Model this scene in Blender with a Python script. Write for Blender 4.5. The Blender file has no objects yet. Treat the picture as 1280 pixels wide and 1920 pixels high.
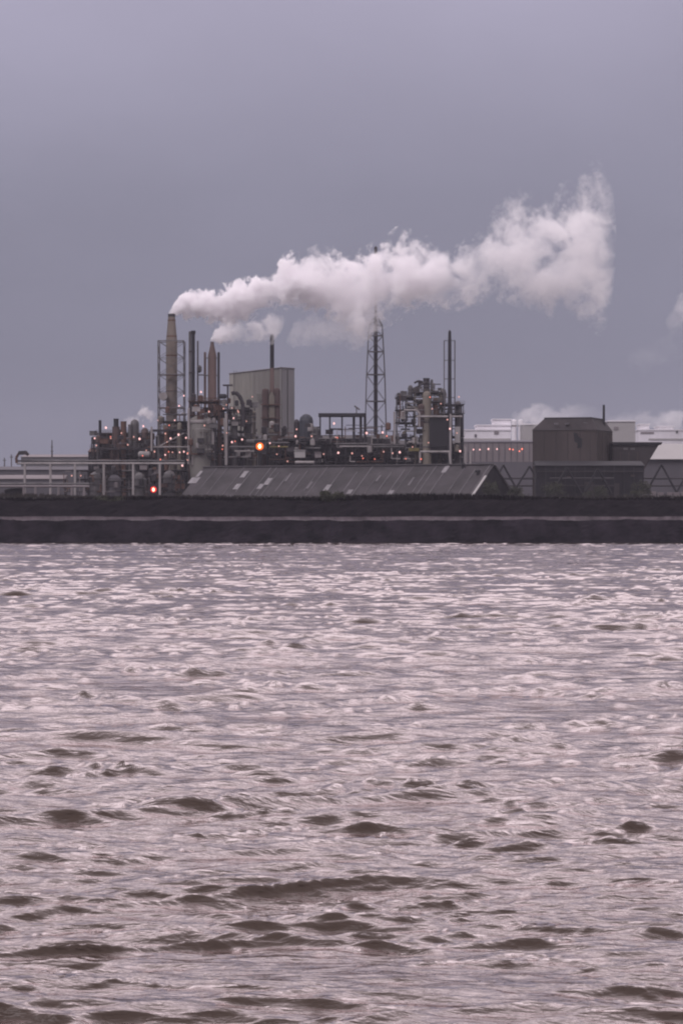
import bpy, math, random
import numpy as np
from mathutils import Vector, Matrix
R = math.radians
rng = random.Random(11)
sc = bpy.context.scene
COL = sc.collection

# ------------------------------------------------------------------ camera
F, CX, HY, CZ = 5600.0, 640.0, 977.0, 5.0        # focal length and horizon in photo pixels, eye height in metres
cam_d = bpy.data.cameras.new('camera'); cam = bpy.data.objects.new('camera', cam_d); COL.objects.link(cam)
cam.location = (0, 0, CZ); cam.rotation_euler = (R(90), 0, 0)
cam_d.sensor_fit = 'VERTICAL'; cam_d.sensor_height = 24.0; cam_d.lens = F / 1920 * 24
cam_d.shift_y = (HY - 960) / 1920
cam_d.clip_start = 0.5; cam_d.clip_end = 20000
sc.camera = cam
def X(px, Y): return (px - CX) / F * Y
def Z(py, Y): return CZ + (HY - py) / F * Y
def P(px, py, Y): return Vector((X(px, Y), Y, Z(py, Y)))
def G(Y): return float(np.interp(Y, [690, 698, 705, 1000, 1100, 1300, 6000], [5.2, 6.4, 10.0, 12.9, 14.2, 16, 16]))

# ------------------------------------------------------------------ materials
def mat(name, col, rough=0.8, var=0.35, scale=0.25, streak=True, metallic=0.0, col2=None, spec=0.3):
    m = bpy.data.materials.new(name); m.use_nodes = True
    nt = m.node_tree; b = nt.nodes['Principled BSDF']
    g = nt.nodes.new('ShaderNodeNewGeometry'); mp = nt.nodes.new('ShaderNodeMapping')
    mp.inputs['Scale'].default_value = (1, 1, 0.18 if streak else 1)
    n = nt.nodes.new('ShaderNodeTexNoise'); n.inputs['Scale'].default_value = scale; n.inputs['Detail'].default_value = 7
    n.inputs['Roughness'].default_value = 0.65
    r = nt.nodes.new('ShaderNodeValToRGB')
    e = r.color_ramp.elements
    c2 = col2 or [min(1, c * (1 + var)) for c in col]
    e[0].position = 0.32; e[0].color = (*[c * (1 - var) for c in col], 1)
    e[1].position = 0.68; e[1].color = (*c2, 1)
    L = nt.links.new
    L(g.outputs['Position'], mp.inputs['Vector']); L(mp.outputs[0], n.inputs['Vector'])
    L(n.outputs['Fac'], r.inputs['Fac']); L(r.outputs['Color'], b.inputs['Base Color'])
    b.inputs['Roughness'].default_value = rough; b.inputs['Metallic'].default_value = metallic
    b.inputs['Specular IOR Level'].default_value = spec
    return m
def glow(name, col, strength):
    m = bpy.data.materials.new(name); m.use_nodes = True
    b = m.node_tree.nodes['Principled BSDF']
    b.inputs['Base Color'].default_value = (*[c * .5 for c in col], 1)
    b.inputs['Emission Color'].default_value = (*col, 1); b.inputs['Emission Strength'].default_value = strength
    m.cycles.emission_sampling = 'NONE'
    return m
M = dict(
    chimney=mat('concrete_chimney', (0.143, 0.119, 0.102), .9, .3),
    chimney_brown=mat('brown_chimney', (0.109, 0.075, 0.068), .85, .3),
    dark=mat('dark_steel', (0.024, 0.020, 0.024), .6, .4),
    black=mat('soot_black', (0.012, 0.011, 0.015), .7, .3),
    steel=mat('grey_steel', (0.088, 0.082, 0.085), .6, .35),
    pale=mat('pale_steel', (0.231, 0.211, 0.211), .6, .3),
    rust=mat('rusty_steel', (0.082, 0.044, 0.034), .85, .5),
    olive=mat('olive_lagging', (0.136, 0.119, 0.099), .7, .3),
    brick=mat('red_brown_cladding', (.062, .040, .038), .85, .35),
    clad=mat('grey_cladding', (.215, .205, .185), .8, .3, .12),
    clad_dark_shadow=mat('dark_and_shadow_cladding', (.150, .142, .132), .8, .2, .08),  # dark fittings, and the shadow painted on the tower block front
    clad_blue=mat('blue_grey_cladding', (.225, .22, .225), .8, .12, .06),
    roof=mat('shed_roof_sheet', (.027, .0232, .0265), .75, .6, .14, False),
    rib=mat('roof_rib', (.085, .078, .085), .7, .3),
    patch=mat('clear_roof_sheet', (.155, .145, .155), .5, .3, .5),
    brown=mat('brown_wall', (.050, .040, .039), .9, .3, .10),
    brown_side=mat('brown_ribbed_wall', (0.063, 0.052, 0.049), .9, .3, .2),
    brown_roof=mat('dark_brown_roof', (0.030, 0.025, 0.027), .85, .3),
    white=mat('white_paint', (.60, .575, .61), .6, .2, .03),
    mauve=mat('mauve_wall', (0.162, 0.141, 0.147), .85, .15, .03),
    mauve_dark=mat('dull_grey_wall', (.080, .074, .085), .85, .2, .03),
    palegrey=mat('pale_grey_wall', (0.286, 0.272, 0.272), .8, .12, .02),
    farblue=mat('slate_wall', (0.088, 0.085, 0.092), .9, .3, .02),
    conc=mat('weathered_concrete', (.135, .115, .128), .9, .45, .35, False),
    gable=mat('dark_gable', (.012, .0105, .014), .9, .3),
    leaf=mat('leaf', (0.027, 0.029, 0.018), .9, .5, .4, False),
    bark=mat('bark', (0.030, 0.024, 0.021), .9, .3),
    blue=mat('blue_tank', (0.031, 0.034, 0.044), .6, .3),
    yellow=mat('yellow_paint', (0.116, 0.095, 0.034), .7, .3),
    lamp=glow('lamp_glass', (1.0, .56, .53), 1.25),
    lamp_dim=glow('lamp_glass_dim', (1.0, .50, .42), .7),
    lamp_red=glow('red_lamp_glass', (1.0, .22, .14), 1.7),
    red_halo_lens=glow('red_halo_lens', (.9, .02, .03), .75),
    orange_halo_lens=glow('orange_halo_lens', (1.0, .16, .015), .95),
    hot=glow('white_hot_bulb', (1.0, .72, .40), 4.0),
)

# ------------------------------------------------------------------ mesh helpers
class MB:
    def __init__(s): s.v = []; s.f = []; s.isl = []
    def add(s, vs, fs):
        k, kf = len(s.v), len(s.f); s.v += [tuple(v) for v in vs]; s.f += [tuple(i + k for i in f) for f in fs]; s.isl.append((k, len(s.v), kf, len(s.f))); return s
    def pieces(s):                                       # pieces that touch stay together, the others come apart
        n = len(s.isl); bb = []
        for a, b, _, _ in s.isl:
            q = np.array(s.v[a:b]); bb.append((q.min(0) - .04, q.max(0) + .04))
        lo = np.array([b[0] for b in bb]); hi = np.array([b[1] for b in bb]); lab = -np.ones(n, int); c = 0
        for i in range(n):
            if lab[i] >= 0: continue
            st = [i]; lab[i] = c
            while st:
                j = st.pop(); t = np.all((lo <= hi[j]) & (hi >= lo[j]), 1) & (lab < 0)
                for h in np.nonzero(t)[0]: lab[h] = c; st.append(h)
            c += 1
        out = []
        for g in range(c):
            mb = MB()
            for i in np.nonzero(lab == g)[0]:
                a, b, f0, f1 = s.isl[i]; mb.add(s.v[a:b], [tuple(k - a for k in f) for f in s.f[f0:f1]])
            out.append(mb)
        return out
    def hexa(s, a, b):                                   # two matching quads joined into a solid
        return s.add(list(a) + list(b), [(3, 2, 1, 0), (4, 5, 6, 7), (0, 1, 5, 4), (1, 2, 6, 5), (2, 3, 7, 6), (3, 0, 4, 7)])
    def box(s, x0, x1, y0, y1, z0, z1):
        return s.hexa([(x0, y0, z0), (x1, y0, z0), (x1, y1, z0), (x0, y1, z0)], [(x0, y0, z1), (x1, y0, z1), (x1, y1, z1), (x0, y1, z1)])
    def bar(s, a, b, r, r2=None, n=5):
        a, b = Vector(a), Vector(b); d = (b - a).normalized()
        u = d.orthogonal().normalized(); w = d.cross(u); r2 = r if r2 is None else r2
        vs = [p + (u * math.cos(t) + w * math.sin(t)) * q for p, q in ((a, r), (b, r2)) for t in [2 * math.pi * (i + .5) / n for i in range(n)]]
        return s.add(vs, [(i, (i + 1) % n, n + (i + 1) % n, n + i) for i in range(n)] + [tuple(range(n - 1, -1, -1)), tuple(range(n, 2 * n))])
    def lathe(s, x, y, prof, n=20):                      # prof: (radius, z) from bottom to top
        vs = [(x + r * math.cos(2 * math.pi * i / n), y + r * math.sin(2 * math.pi * i / n), z) for r, z in prof for i in range(n)]
        m = len(prof)
        fs = [(j * n + i, j * n + (i + 1) % n, (j + 1) * n + (i + 1) % n, (j + 1) * n + i) for j in range(m - 1) for i in range(n)]
        return s.add(vs, fs + [tuple(range(n - 1, -1, -1)), tuple(range((m - 1) * n, m * n))])
    def path(s, pts, r, n=6):
        for a, b in zip(pts, pts[1:]): s.bar(a, b, r, n=n)
        return s
    def prism(s, poly, y0, y1):                          # poly in x,z extruded along y
        k = len(poly)
        vs = [(x, y0, z) for x, z in poly] + [(x, y1, z) for x, z in poly]
        return s.add(vs, [tuple(range(k)), tuple(range(2 * k - 1, k - 1, -1))] + [(i, k + i, k + (i + 1) % k, (i + 1) % k) for i in range(k)])
    def ball(s, c, r, n=8, zs=1.0):
        c = Vector(c)
        return s.lathe(c.x, c.y, [(max(.02, r * math.sin(math.pi * j / n)), c.z - zs * r * math.cos(math.pi * j / n)) for j in range(n + 1)], n + 2)
    def hdrum(s, a, b, r, n=14):                         # horizontal vessel with domed ends
        a, b = Vector(a), Vector(b); d = (b - a).normalized()
        s.bar(a, b, r, n=n); s.bar(a - d * r * .45, a, r * .55, r, n); s.bar(b, b + d * r * .45, r, r * .55, n); return s
    def build(s, name, m, parent=None, loc=(0, 0, 0), smooth=False):
        me = bpy.data.meshes.new(name)
        l = Vector(loc)
        me.from_pydata([tuple(Vector(v) - l) for v in s.v], [], s.f)
        me.materials.append(m)
        if smooth: me.polygons.foreach_set('use_smooth', [True] * len(me.polygons))
        o = bpy.data.objects.new(name, me); COL.objects.link(o)
        if parent is not None: o.parent = parent
        else: o.location = l
        me.update()
        return o
class Thing:
    def __init__(s, name, label, cat, loc, group=None):
        s.o = bpy.data.objects.new(name, None); COL.objects.link(s.o); s.o.empty_display_size = 2
        s.loc = Vector(loc); s.o.location = s.loc
        s.o['label'] = label; s.o['category'] = cat
        if group: s.o['group'] = group
    def part(s, name, mb, m, parent=None, label=None, smooth=False, whole=False):
        first = None
        for p in ([mb] if whole or len(mb.isl) < 2 else mb.pieces()):
            o = p.build(name, m, parent or s.o, s.loc, smooth)
            if label: o['label'] = label
            first = first or o
        return first
    def lamps(s, pts, Y, r=.42, m='lamp'):
        r = r * .78
        for px, py in pts:
            c = P(px, py, Y)
            h = MB().box(c.x - r * .8, c.x + r * .8, Y + r * .6, Y + r * 1.6, c.z + r * .5, c.z + r * 1.1)
            h.bar((c.x, Y + r * 1.5, c.z + r * .8), (c.x, Y + 3.0, c.z + r * .8), .12)
            b = s.part('lamp', MB().ball(c, r * rng.uniform(.8, 1.15), 6, 1.15), M[m])
            s.part('lamp_bracket', h, M['dark'], b)
def solo(o, label, cat, group=None):
    o['label'] = label; o['category'] = cat
    if group: o['group'] = group
    return o
def kind(o, k): o['kind'] = k; return o

def lattice(mb, cx, cy, levels, r, rb, diag=True):       # levels: (half width, z) from bottom to top
    for (w0, z0), (w1, z1) in zip(levels, levels[1:]):
        c0 = [Vector((cx + sx * w0, cy + sy * w0, z0)) for sx, sy in ((-1, -1), (1, -1), (1, 1), (-1, 1))]
        c1 = [Vector((cx + sx * w1, cy + sy * w1, z1)) for sx, sy in ((-1, -1), (1, -1), (1, 1), (-1, 1))]
        for i in range(4):
            j = (i + 1) % 4
            mb.bar(c0[i], c1[i], r, n=4); mb.bar(c1[i], c1[j], rb, n=4)
            if diag: mb.bar(c0[i], c1[j], rb, n=4); mb.bar(c0[j], c1[i], rb, n=4)
def deck_frame(t, px0, px1, Y0, Y1, pys, nbay, r=.16, fm='steel', dm='dark', rails=True, brace=True, seed=0):
    """steel access structure: columns, beams, decks and handrails, up to the deck lines given in photo rows"""
    q = random.Random(seed)
    x0, x1 = X(px0, Y0), X(px1, Y0); zs = [G(Y0)] + [Z(p, Y0) for p in pys]
    xs = [x0 + (x1 - x0) * i / nbay for i in range(nbay + 1)]
    fr, dk = MB(), MB()
    for x in xs:
        for y in (Y0, Y1): fr.bar((x, y, zs[0]), (x, y, zs[-1]), r, n=4)
    for k, z in enumerate(zs[1:]):
        for y in (Y0, Y1): fr.bar((x0, y, z - .2), (x1, y, z - .2), r * .8, n=4)
        for x in xs: fr.bar((x, Y0, z - .2), (x, Y1, z - .2), r * .8, n=4)
        if dm: dk.box(x0 - .5, x1 + .5, Y0 - .6, Y1 + .6, z - .05, z + .1)
        if rails:
            for y in (Y0 - .55, Y1 + .55):
                for h in (.6, 1.15): fr.bar((x0 - .5, y, z + h), (x1 + .5, y, z + h), .05, n=4)
                n = max(2, int((x1 - x0) / 1.6))
                for i in range(n + 1):
                    xx = x0 - .5 + (x1 - x0 + 1) * i / n; fr.bar((xx, y, z + .1), (xx, y, z + 1.15), .045, n=4)
    if brace:
        for k in range(len(zs) - 1):
            i = q.randrange(nbay)
            a, b = (xs[i], xs[i + 1]) if q.random() < .5 else (xs[i + 1], xs[i])
            fr.bar((a, Y0, zs[k]), (b, Y0, zs[k + 1] - .2), r * .6, n=4)
    t.part('steel_frame', fr, M[fm])
    if dm: t.part('walkway_deck', dk, M[dm])
    return xs, zs
def vessel(t, px, w, top, Y, m='olive', base=None, dome=True, name='column_vessel', cap=None):
    x, rr, zt = X(px, Y), w / 2 / F * Y, Z(top, Y); zb = G(Y) if base is None else Z(base, Y)
    pr = [(rr, zb), (rr, zt - (rr if dome else .3))]
    for k in (.3, .55, .8):                              # flange rings
        pass
    if dome: pr += [(rr * .86, zt - rr * .5), (rr * .5, zt - rr * .14), (rr * .12, zt)]
    else: pr += [(rr * 1.06, zt - .3), (rr * 1.06, zt)]
    o = t.part(name, MB().lathe(x, Y, pr, 18), M[m], smooth=False)
    g = MB()
    for k in range(1, 4):
        z = zb + (zt - zb) * k / 4.3
        g.lathe(x, Y, [(rr * 1.0, z), (rr * 1.14, z + .08), (rr * 1.14, z + .35), (rr * 1.0, z + .43)], 18)
    t.part('flange_ring', g, M['steel'], o)
    return o
def pipe(t, pts, Y, r=.28, m='pale', name='pipe'):
    return t.part(name, MB().path([P(a, b, Y) for a, b in pts], r, 7), M[m])
def drum(t, px0, px1, py, h, Y, m='pale'):
    rr = h / 2 / F * Y
    return t.part('horizontal_vessel', MB().hdrum(P(px0, py, Y), P(px1, py, Y), rr), M[m])
def pipework(t, n, px0, px1, py0, py1, Y0, Y1, seed, mats=('pale', 'steel', 'dark', 'rust', 'olive')):
    """a tangle of process pipes, vessels and cabinets filling a bay, each a part"""
    q = random.Random(seed)
    for _ in range(n):
        m = M[q.choice(mats)]; Y = q.uniform(Y0, Y1); r = q.choice((.12, .16, .2, .3))
        x, y = q.uniform(px0, px1), q.uniform(py0, py1)
        k = q.random(); mb = MB()
        if k < .45:
            y2 = min(py1, y + q.uniform(8, 45)); x2 = min(px1, max(px0, x + q.uniform(-25, 25)))
            mb.path([P(x, y, Y), P(x, y2, Y), P(x2, y2, Y)], r); nm = 'bent_pipe'
        elif k < .7: mb.path([P(x, y, Y), P(min(px1, x + q.uniform(10, 45)), y, Y)], r); nm = 'pipe'
        elif k < .86:
            rr = q.uniform(.5, 1.1); c = P(x, y, Y); nm = 'small_vessel'
            mb.lathe(c.x, c.y, [(rr * .3, c.z), (rr, c.z + rr * .4), (rr, c.z + rr * 2.6), (rr * .3, c.z + rr * 3)], 10)
        else:
            c = P(x, y, Y); w = q.uniform(.6, 1.6); h = w * 1.1; nm = 'cabinet'
            mb.box(c.x - w, c.x + w, Y - w * .6, Y + w * .6, c.z, c.z + h).box(c.x - w - .12, c.x + w + .12, Y - w * .6 - .12, Y + w * .6 + .12, c.z + h + .002, c.z + h + .14)
        t.part(nm, mb, m, whole=True)

# ------------------------------------------------------------------ water
CHOP = [(7.5, .15, 4.4, .24, .24), (3.0, .100, 4.2, .38, .27), (1.35, .051, 3.4, .22, .24), (.62, .024, 2.5, .36, .30), (.30, .009, 1.6, .2, .34)]
LEAN = .9
def make_water():
    H = CZ
    ys = [14.0]
    while ys[-1] < 687:
        d = ys[-1]; ys.append(d + min(.34, max(.045, d * d / (H * 2987) * .75)))
    ys = np.array(ys); ys[-1] = 687
    nc = 500
    ua = np.linspace(-.165, .165, nc)
    out = np.array([.2, .26, .4, .8, 2.0])
    u = np.concatenate([-out[::-1], ua, out])
    Yg, U = np.meshgrid(ys, u, indexing='ij')
    # slopes outside the fan keep a minimum width so the sheet is wide near the camera too
    Xg = U * Yg + np.sign(U) * np.where(np.abs(U) > .17, 60 * (np.abs(U) - .165), 0)
    Xg = Xg.astype(np.float32); Yg = Yg.astype(np.float32)
    rs = np.random.RandomState(5)
    dx = np.zeros_like(Xg); dy = np.zeros_like(Xg); dz = np.zeros_like(Xg)
    spac = np.maximum(np.gradient(ys)[:, None], .33 / nc * ys[:, None])
    # slow patchiness: gusts and calmer lanes
    def patch(s, k, seed):
        r = np.random.RandomState(seed); a = np.zeros_like(Xg)
        for _ in range(k):
            th = r.uniform(0, 6.28); L = s * r.uniform(.6, 1.8); a += np.sin(2 * np.pi / L * (Xg * np.cos(th) + Yg * np.sin(th) * .7) + r.uniform(0, 6.28))
        return a / math.sqrt(k)
    amp = np.clip(1 + .16 * patch(26, 9, 1), .35, 1.9); amp2 = np.clip(1 + .38 * patch(5, 10, 2), .2, 2.2)
    lee = np.interp(ys, [18, 55, 110, 420], [.88, 1.08, 1.32, .72])[:, None].astype(np.float32); lee2 = np.interp(ys, [18, 55, 110, 420], [.9, 1.0, .92, .36])[:, None].astype(np.float32)
    amp = amp * lee; amp2 = amp2 * lee2
    N = 110
    for i in range(N):
        lam = 9.5 * (0.36 / 9.5) ** (((i + rs.uniform(0, 1)) / N))
        spread = .30 if lam > 1.2 else .5
        th = -math.pi / 2 + .22 + rs.normal(0, spread)
        k = 2 * math.pi / lam
        a = .0042 * lam ** .80 / (1 + (lam / 3.4) ** 1.9) * rs.uniform(.6, 1.4)
        fade = np.clip((lam / spac - 2.2) / 2.5, 0, 1)
        if fade.max() == 0: continue
        ph = k * (Xg * math.cos(th) + Yg * math.sin(th)) + rs.uniform(0, 6.28)
        w = a * fade * (amp if lam > 2.5 else amp * amp2)
        s_, c_ = np.sin(ph), np.cos(ph)
        dz += w * c_; q = .7
        dx -= w * q * math.cos(th) * s_; dy -= w * q * math.sin(th) * s_
    # peaked wind chop: narrow crests over broad flat troughs, in five sizes
    tab = np.random.RandomState(9).uniform(-1, 1, (512, 512)).astype(np.float32)
    def vnoise(x, y):
        xi, yi = np.floor(x).astype(int), np.floor(y).astype(int); fx, fy = x - xi, y - yi
        fx, fy = fx * fx * (3 - 2 * fx), fy * fy * (3 - 2 * fy); xi &= 511; yi &= 511; x2, y2 = (xi + 1) & 511, (yi + 1) & 511
        return (tab[xi, yi] * (1 - fx) + tab[x2, yi] * fx) * (1 - fy) + (tab[xi, y2] * (1 - fx) + tab[x2, y2] * fx) * fy
    def chop(x, y, ch):
        n = vnoise(x, y); m = vnoise(x * .37 + 91, y * .37 + 17); x, y = x + n + 1.3 * m, y + n + 1.6 * m
        wy = 1 - np.abs(np.sin(y)); wy = wy + (np.abs(np.cos(y)) - wy) * wy
        swell = np.clip(.52 + .75 * vnoise(x * .8 + 40, y * .45 + 9), 0, 1.1)      # crests rise and sink along their length
        return (1 - np.clip(wy, 0, 1) ** .65) ** ch * swell
    for k_, (lam, h, ch, rot, st) in enumerate(CHOP):
        fade = np.clip((lam / spac - 1.6) / 2.0, 0, 1)
        for sg in (1, -1):
            c_, s_ = math.cos(rot * sg + .10), math.sin(rot * sg + .10)
            u_, v_ = (Xg * c_ + Yg * s_) * math.pi / lam * st + 31.7 * k_ + 7 * sg, (-Xg * s_ + Yg * c_) * math.pi / lam + 13.3 * k_ - 5 * sg
            dz += h * fade * (amp2 if lam < 3 else amp) * (chop(u_, v_, ch) - .25)
    dy -= LEAN * dz                                    # crests lean over their steep leeward faces
    edge = np.clip((687 - Yg) / 12, 0, 1) * np.clip((Yg - 14) / 3, 0, 1) * np.clip((.19 - np.abs(U)) / .02, 0, 1)
    V = np.stack([Xg + dx * edge, Yg + dy * edge, dz * edge], -1).reshape(-1, 3)
    nr, ncol = Xg.shape
    idx = np.arange(nr * ncol, dtype=np.int32).reshape(nr, ncol)
    q = np.stack([idx[:-1, :-1], idx[:-1, 1:], idx[1:, 1:], idx[1:, :-1]], -1).reshape(-1, 4)
    me = bpy.data.meshes.new('water')
    me.vertices.add(len(V)); me.vertices.foreach_set('co', V.astype(np.float32).ravel())
    me.loops.add(q.size); me.loops.foreach_set('vertex_index', q.ravel())
    me.polygons.add(len(q)); me.polygons.foreach_set('loop_start', np.arange(0, q.size, 4, dtype=np.int32))
    me.polygons.foreach_set('loop_total', np.full(len(q), 4, np.int32))
    me.polygons.foreach_set('use_smooth', np.ones(len(q), bool))
    me.update(calc_edges=True)
    m = bpy.data.materials.new('silty_water'); m.use_nodes = True
    nt = m.node_tree; b = nt.nodes['Principled BSDF']; L = nt.links.new
    nt.nodes.remove(b)
    df = nt.nodes.new('ShaderNodeBsdfDiffuse'); df.inputs['Color'].default_value = (.050, .037, .031, 1)      # silt in suspension
    gl = nt.nodes.new('ShaderNodeBsdfGlossy'); gl.inputs['Color'].default_value = (.97, .89, .895, 1); gl.inputs['Roughness'].default_value = .06
    fr = nt.nodes.new('ShaderNodeFresnel'); fr.inputs['IOR'].default_value = 1.34
    fm = nt.nodes.new('ShaderNodeMapRange')
    for i_, v_ in enumerate((.022, .20, .01, .60)): fm.inputs[1 + i_].default_value = v_
    mxs = nt.nodes.new('ShaderNodeMixShader')
    L(fr.outputs[0], fm.inputs[0]); L(fm.outputs[0], mxs.inputs[0]); L(df.outputs[0], mxs.inputs[1]); L(gl.outputs[0], mxs.inputs[2])
    L(mxs.outputs[0], nt.nodes['Material Output'].inputs['Surface'])
    g = nt.nodes.new('ShaderNodeNewGeometry')
    sp_ = nt.nodes.new('ShaderNodeSeparateXYZ'); L(g.outputs['Position'], sp_.inputs[0])
    sd_ = nt.nodes.new('ShaderNodeMapRange')                # ripples die out towards the sheltered far shore
    for i_, v_ in enumerate((40, 230, .8, .05)): sd_.inputs[1 + i_].default_value = v_
    L(sp_.outputs[1], sd_.inputs[0])
    prev = None
    for sca, stretch, dist in ((1.5, .34, .17), (4.4, .42, .055), (12, .5, .015)):
        mp = nt.nodes.new('ShaderNodeMapping'); mp.inputs['Scale'].default_value = (stretch, 1, 1); mp.inputs['Rotation'].default_value = (0, 0, .18)
        n = nt.nodes.new('ShaderNodeTexNoise'); n.inputs['Scale'].default_value = sca; n.inputs['Detail'].default_value = 4; n.inputs['Distortion'].default_value = .6
        bu = nt.nodes.new('ShaderNodeBump'); L(sd_.outputs[0], bu.inputs['Strength']); bu.inputs['Distance'].default_value = dist
        L(g.outputs['Position'], mp.inputs['Vector']); L(mp.outputs[0], n.inputs['Vector']); L(n.outputs['Fac'], bu.inputs['Height'])
        if prev: L(prev.outputs[0], bu.inputs['Normal'])
        prev = bu
    for nd in (df, gl, fr): L(prev.outputs[0], nd.inputs['Normal'])
    me.materials.append(m)
    o = bpy.data.objects.new('water', me); COL.objects.link(o); kind(o, 'structure')
make_water()

# ------------------------------------------------------------------ shore
def strip(name, prof, m, amp=0.0, sc_=.5, x0=-260, x1=260, dx=.9, wide=2800, seed=0):
    """profile (y, z) swept along the shore, roughened where it can be seen"""
    xs = np.concatenate([[-wide, -900, -420], np.arange(x0, x1, dx), [420, 900, wide]])
    rs = np.random.RandomState(seed)
    pr = [prof[0]]
    for (a, b), (c, d) in zip(prof, prof[1:]):
        n = max(1, int(min(14, math.hypot(c - a, d - b) / max(.55, dx * .7)))) if amp else 1
        pr += [(a + (c - a) * k / n, b + (d - b) * k / n) for k in range(1, n + 1)]
    V = np.array([[(x, y, z) for x in xs] for y, z in pr], float)
    if amp:
        nz = np.zeros(V.shape[:2])
        for _ in range(40):
            th = rs.uniform(0, 6.28); lam = rs.choice([1.1, 1.7, 2.6, 4, 9, 22]); k = 6.28 / lam
            nz += np.sin(k * (V[..., 0] * math.cos(th) + V[..., 2] * 1.7 * math.sin(th) + V[..., 1] * .6) + rs.uniform(0, 6.28)) * lam ** .35
        nz = nz / 9
        nz[:, :3] = 0; nz[:, -3:] = 0
        V[..., 2] += amp * nz; V[..., 1] -= amp * .4 * nz
    nr, ncl = V.shape[:2]
    mb = MB(); mb.v = [tuple(v) for v in V.reshape(-1, 3)]
    mb.f = [(i * ncl + j, i * ncl + j + 1, (i + 1) * ncl + j + 1, (i + 1) * ncl + j) for i in range(nr - 1) for j in range(ncl - 1)]
    return mb.build(name, m)
m_rock = mat('dark_shore_rock', (.003, .0027, .005), .9, .6, .22, True, col2=(.018, .0145, .020), spec=.04)
m_bank = mat('rough_bank_grass', (.0055, .0045, .007), .95, .45, .3, False, col2=(.0115, .0095, .012), spec=.03)
m_field = mat('field_grass', (.026, .022, .020), .95, .4, .08, False, spec=.1)
kind(strip('rock_slope', [(681.5, -1.5), (684, .25), (686.5, 2.2), (688.6, 4.2), (689.6, 5.1), (690.6, 5.25)], m_rock, .15, seed=3), 'structure')
kind(strip('embankment', [(690.6, 5.0), (692.3, 5.9), (693.2, 6.3), (695, 7.3), (698, 8.9), (700.5, 9.9), (706, 10.1)], m_bank, .16, seed=8), 'structure')
kind(strip('ground', [(706, 10.1), (1000, 12.9), (1100, 14.2), (1300, 16), (5600, 16)], m_field, 0), 'structure')
# wave wall along the promenade
mw = MB(); q = random.Random(4); x = -320.0
while x < 320:
    w = q.uniform(5.5, 6.5); h = q.uniform(-.06, .08)
    mw.box(x + .03, x + w - .03, 690.2, 690.9, 5.0, 5.86 + h); mw.box(x + .03, x + w - .03, 690.05, 690.95, 5.87 + h, 6.02 + h); x += w
solo(mw.build('sea_wall', M['conc']), 'long low pale concrete wave wall running along the dark shore', 'sea wall')

# grass tufts on the bank and along the field edge
def tufts(name, n, xr, yr, zf, h, m, seed):
    q = random.Random(seed); mb = MB()
    for _ in range(n):
        x, y = q.uniform(*xr), q.uniform(*yr); z = zf(y) - .15; hh = h * q.uniform(.5, 1.4) * (1 + .6 * math.sin(x * .07) * math.sin(x * .023 + 1))
        for _ in range(3):
            a = q.uniform(0, 6.28); w = q.uniform(.12, .3); dx, dy = math.cos(a) * w, math.sin(a) * w
            l = q.uniform(-.3, .3)
            mb.add([(x - dx, y - dy, z), (x + dx, y + dy, z), (x + l, y + q.uniform(-.2, .2), z + hh)], [(0, 1, 2)])
    return kind(mb.build(name, m), 'stuff')
m_tuft = mat('tuft_grass', (.026, .022, .019), .95, .4, .3, False, spec=.1)
tufts('grass', 6000, (-115, 115), (700.5, 709), lambda y: 10.0, .9, m_bank, 1)
tufts('field_grass', 5200, (-130, 150), (930, 1020), G, .95, m_tuft, 2)

# bushes
def bush(px, py, w, h, Y, label, seed):
    q = random.Random(seed); c = P(px, py, Y); z0 = c.z
    t = Thing('bush', label, 'bush', (c.x, Y, z0), 'dark bushes on the bank and field edge')
    sx, sz = w / 2 / F * Y, h / F * Y
    st = MB()
    for _ in range(6):
        st.bar((c.x + q.uniform(-.3, .3) * sx, Y, z0 - .3), (c.x + q.uniform(-.8, .8) * sx, Y + q.uniform(-1, 1), z0 + sz * q.uniform(.4, .8)), .09, .03, 4)
    lf = MB()
    blobs = [(q.uniform(-.75, .75), q.uniform(-.5, .5), q.uniform(.1, .75)) for _ in range(9)]
    for _ in range(900):
        bx, by, bz = q.choice(blobs)
        v = Vector((q.gauss(0, 1), q.gauss(0, 1), q.gauss(0, 1))).normalized() * (q.random() ** .4) * .36
        p = Vector((c.x + (bx * (1 - .4 * bz) + v.x) * sx, Y + (by + v.y) * sx * .7, z0 + max(0, bz + v.z) * sz))
        a = Vector((q.gauss(0, 1), q.gauss(0, 1), q.gauss(0, 1))).normalized() * q.uniform(.18, .34); b = a.orthogonal().normalized() * a.length * .7
        lf.add([p - a, p + b, p + a, p - b], [(0, 1, 2, 3)])
    t.part('stem', st, M['bark']); t.part('foliage', lf, M['leaf'])
bush(622, 938, 62, 20, 702, 'low dark bush on the bank in front of the ribbed shed roof', 1)
bush(917, 934, 40, 34, 946, 'dark bush beside the pale edged end of the ribbed shed roof', 2)
bush(966, 936, 44, 24, 948, 'wide dark bush left of the big brown building', 3)
bush(1187, 936, 40, 16, 950, 'low bush on the field below the flared hopper house', 4)
bush(205, 941, 70, 12, 702, 'low spreading bush on the bank left of the red signal light', 5)

bush(1040, 934, 70, 30, 952, 'dark scrub in front of the left end of the lean-to shed', 6)
bush(1118, 934, 60, 22, 950, 'low dark scrub in front of the lean-to shed under the broken panel', 7)
bush(1200, 934, 46, 34, 968, 'tall dark scrub between the lean-to shed and the right trestle', 8)
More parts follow.
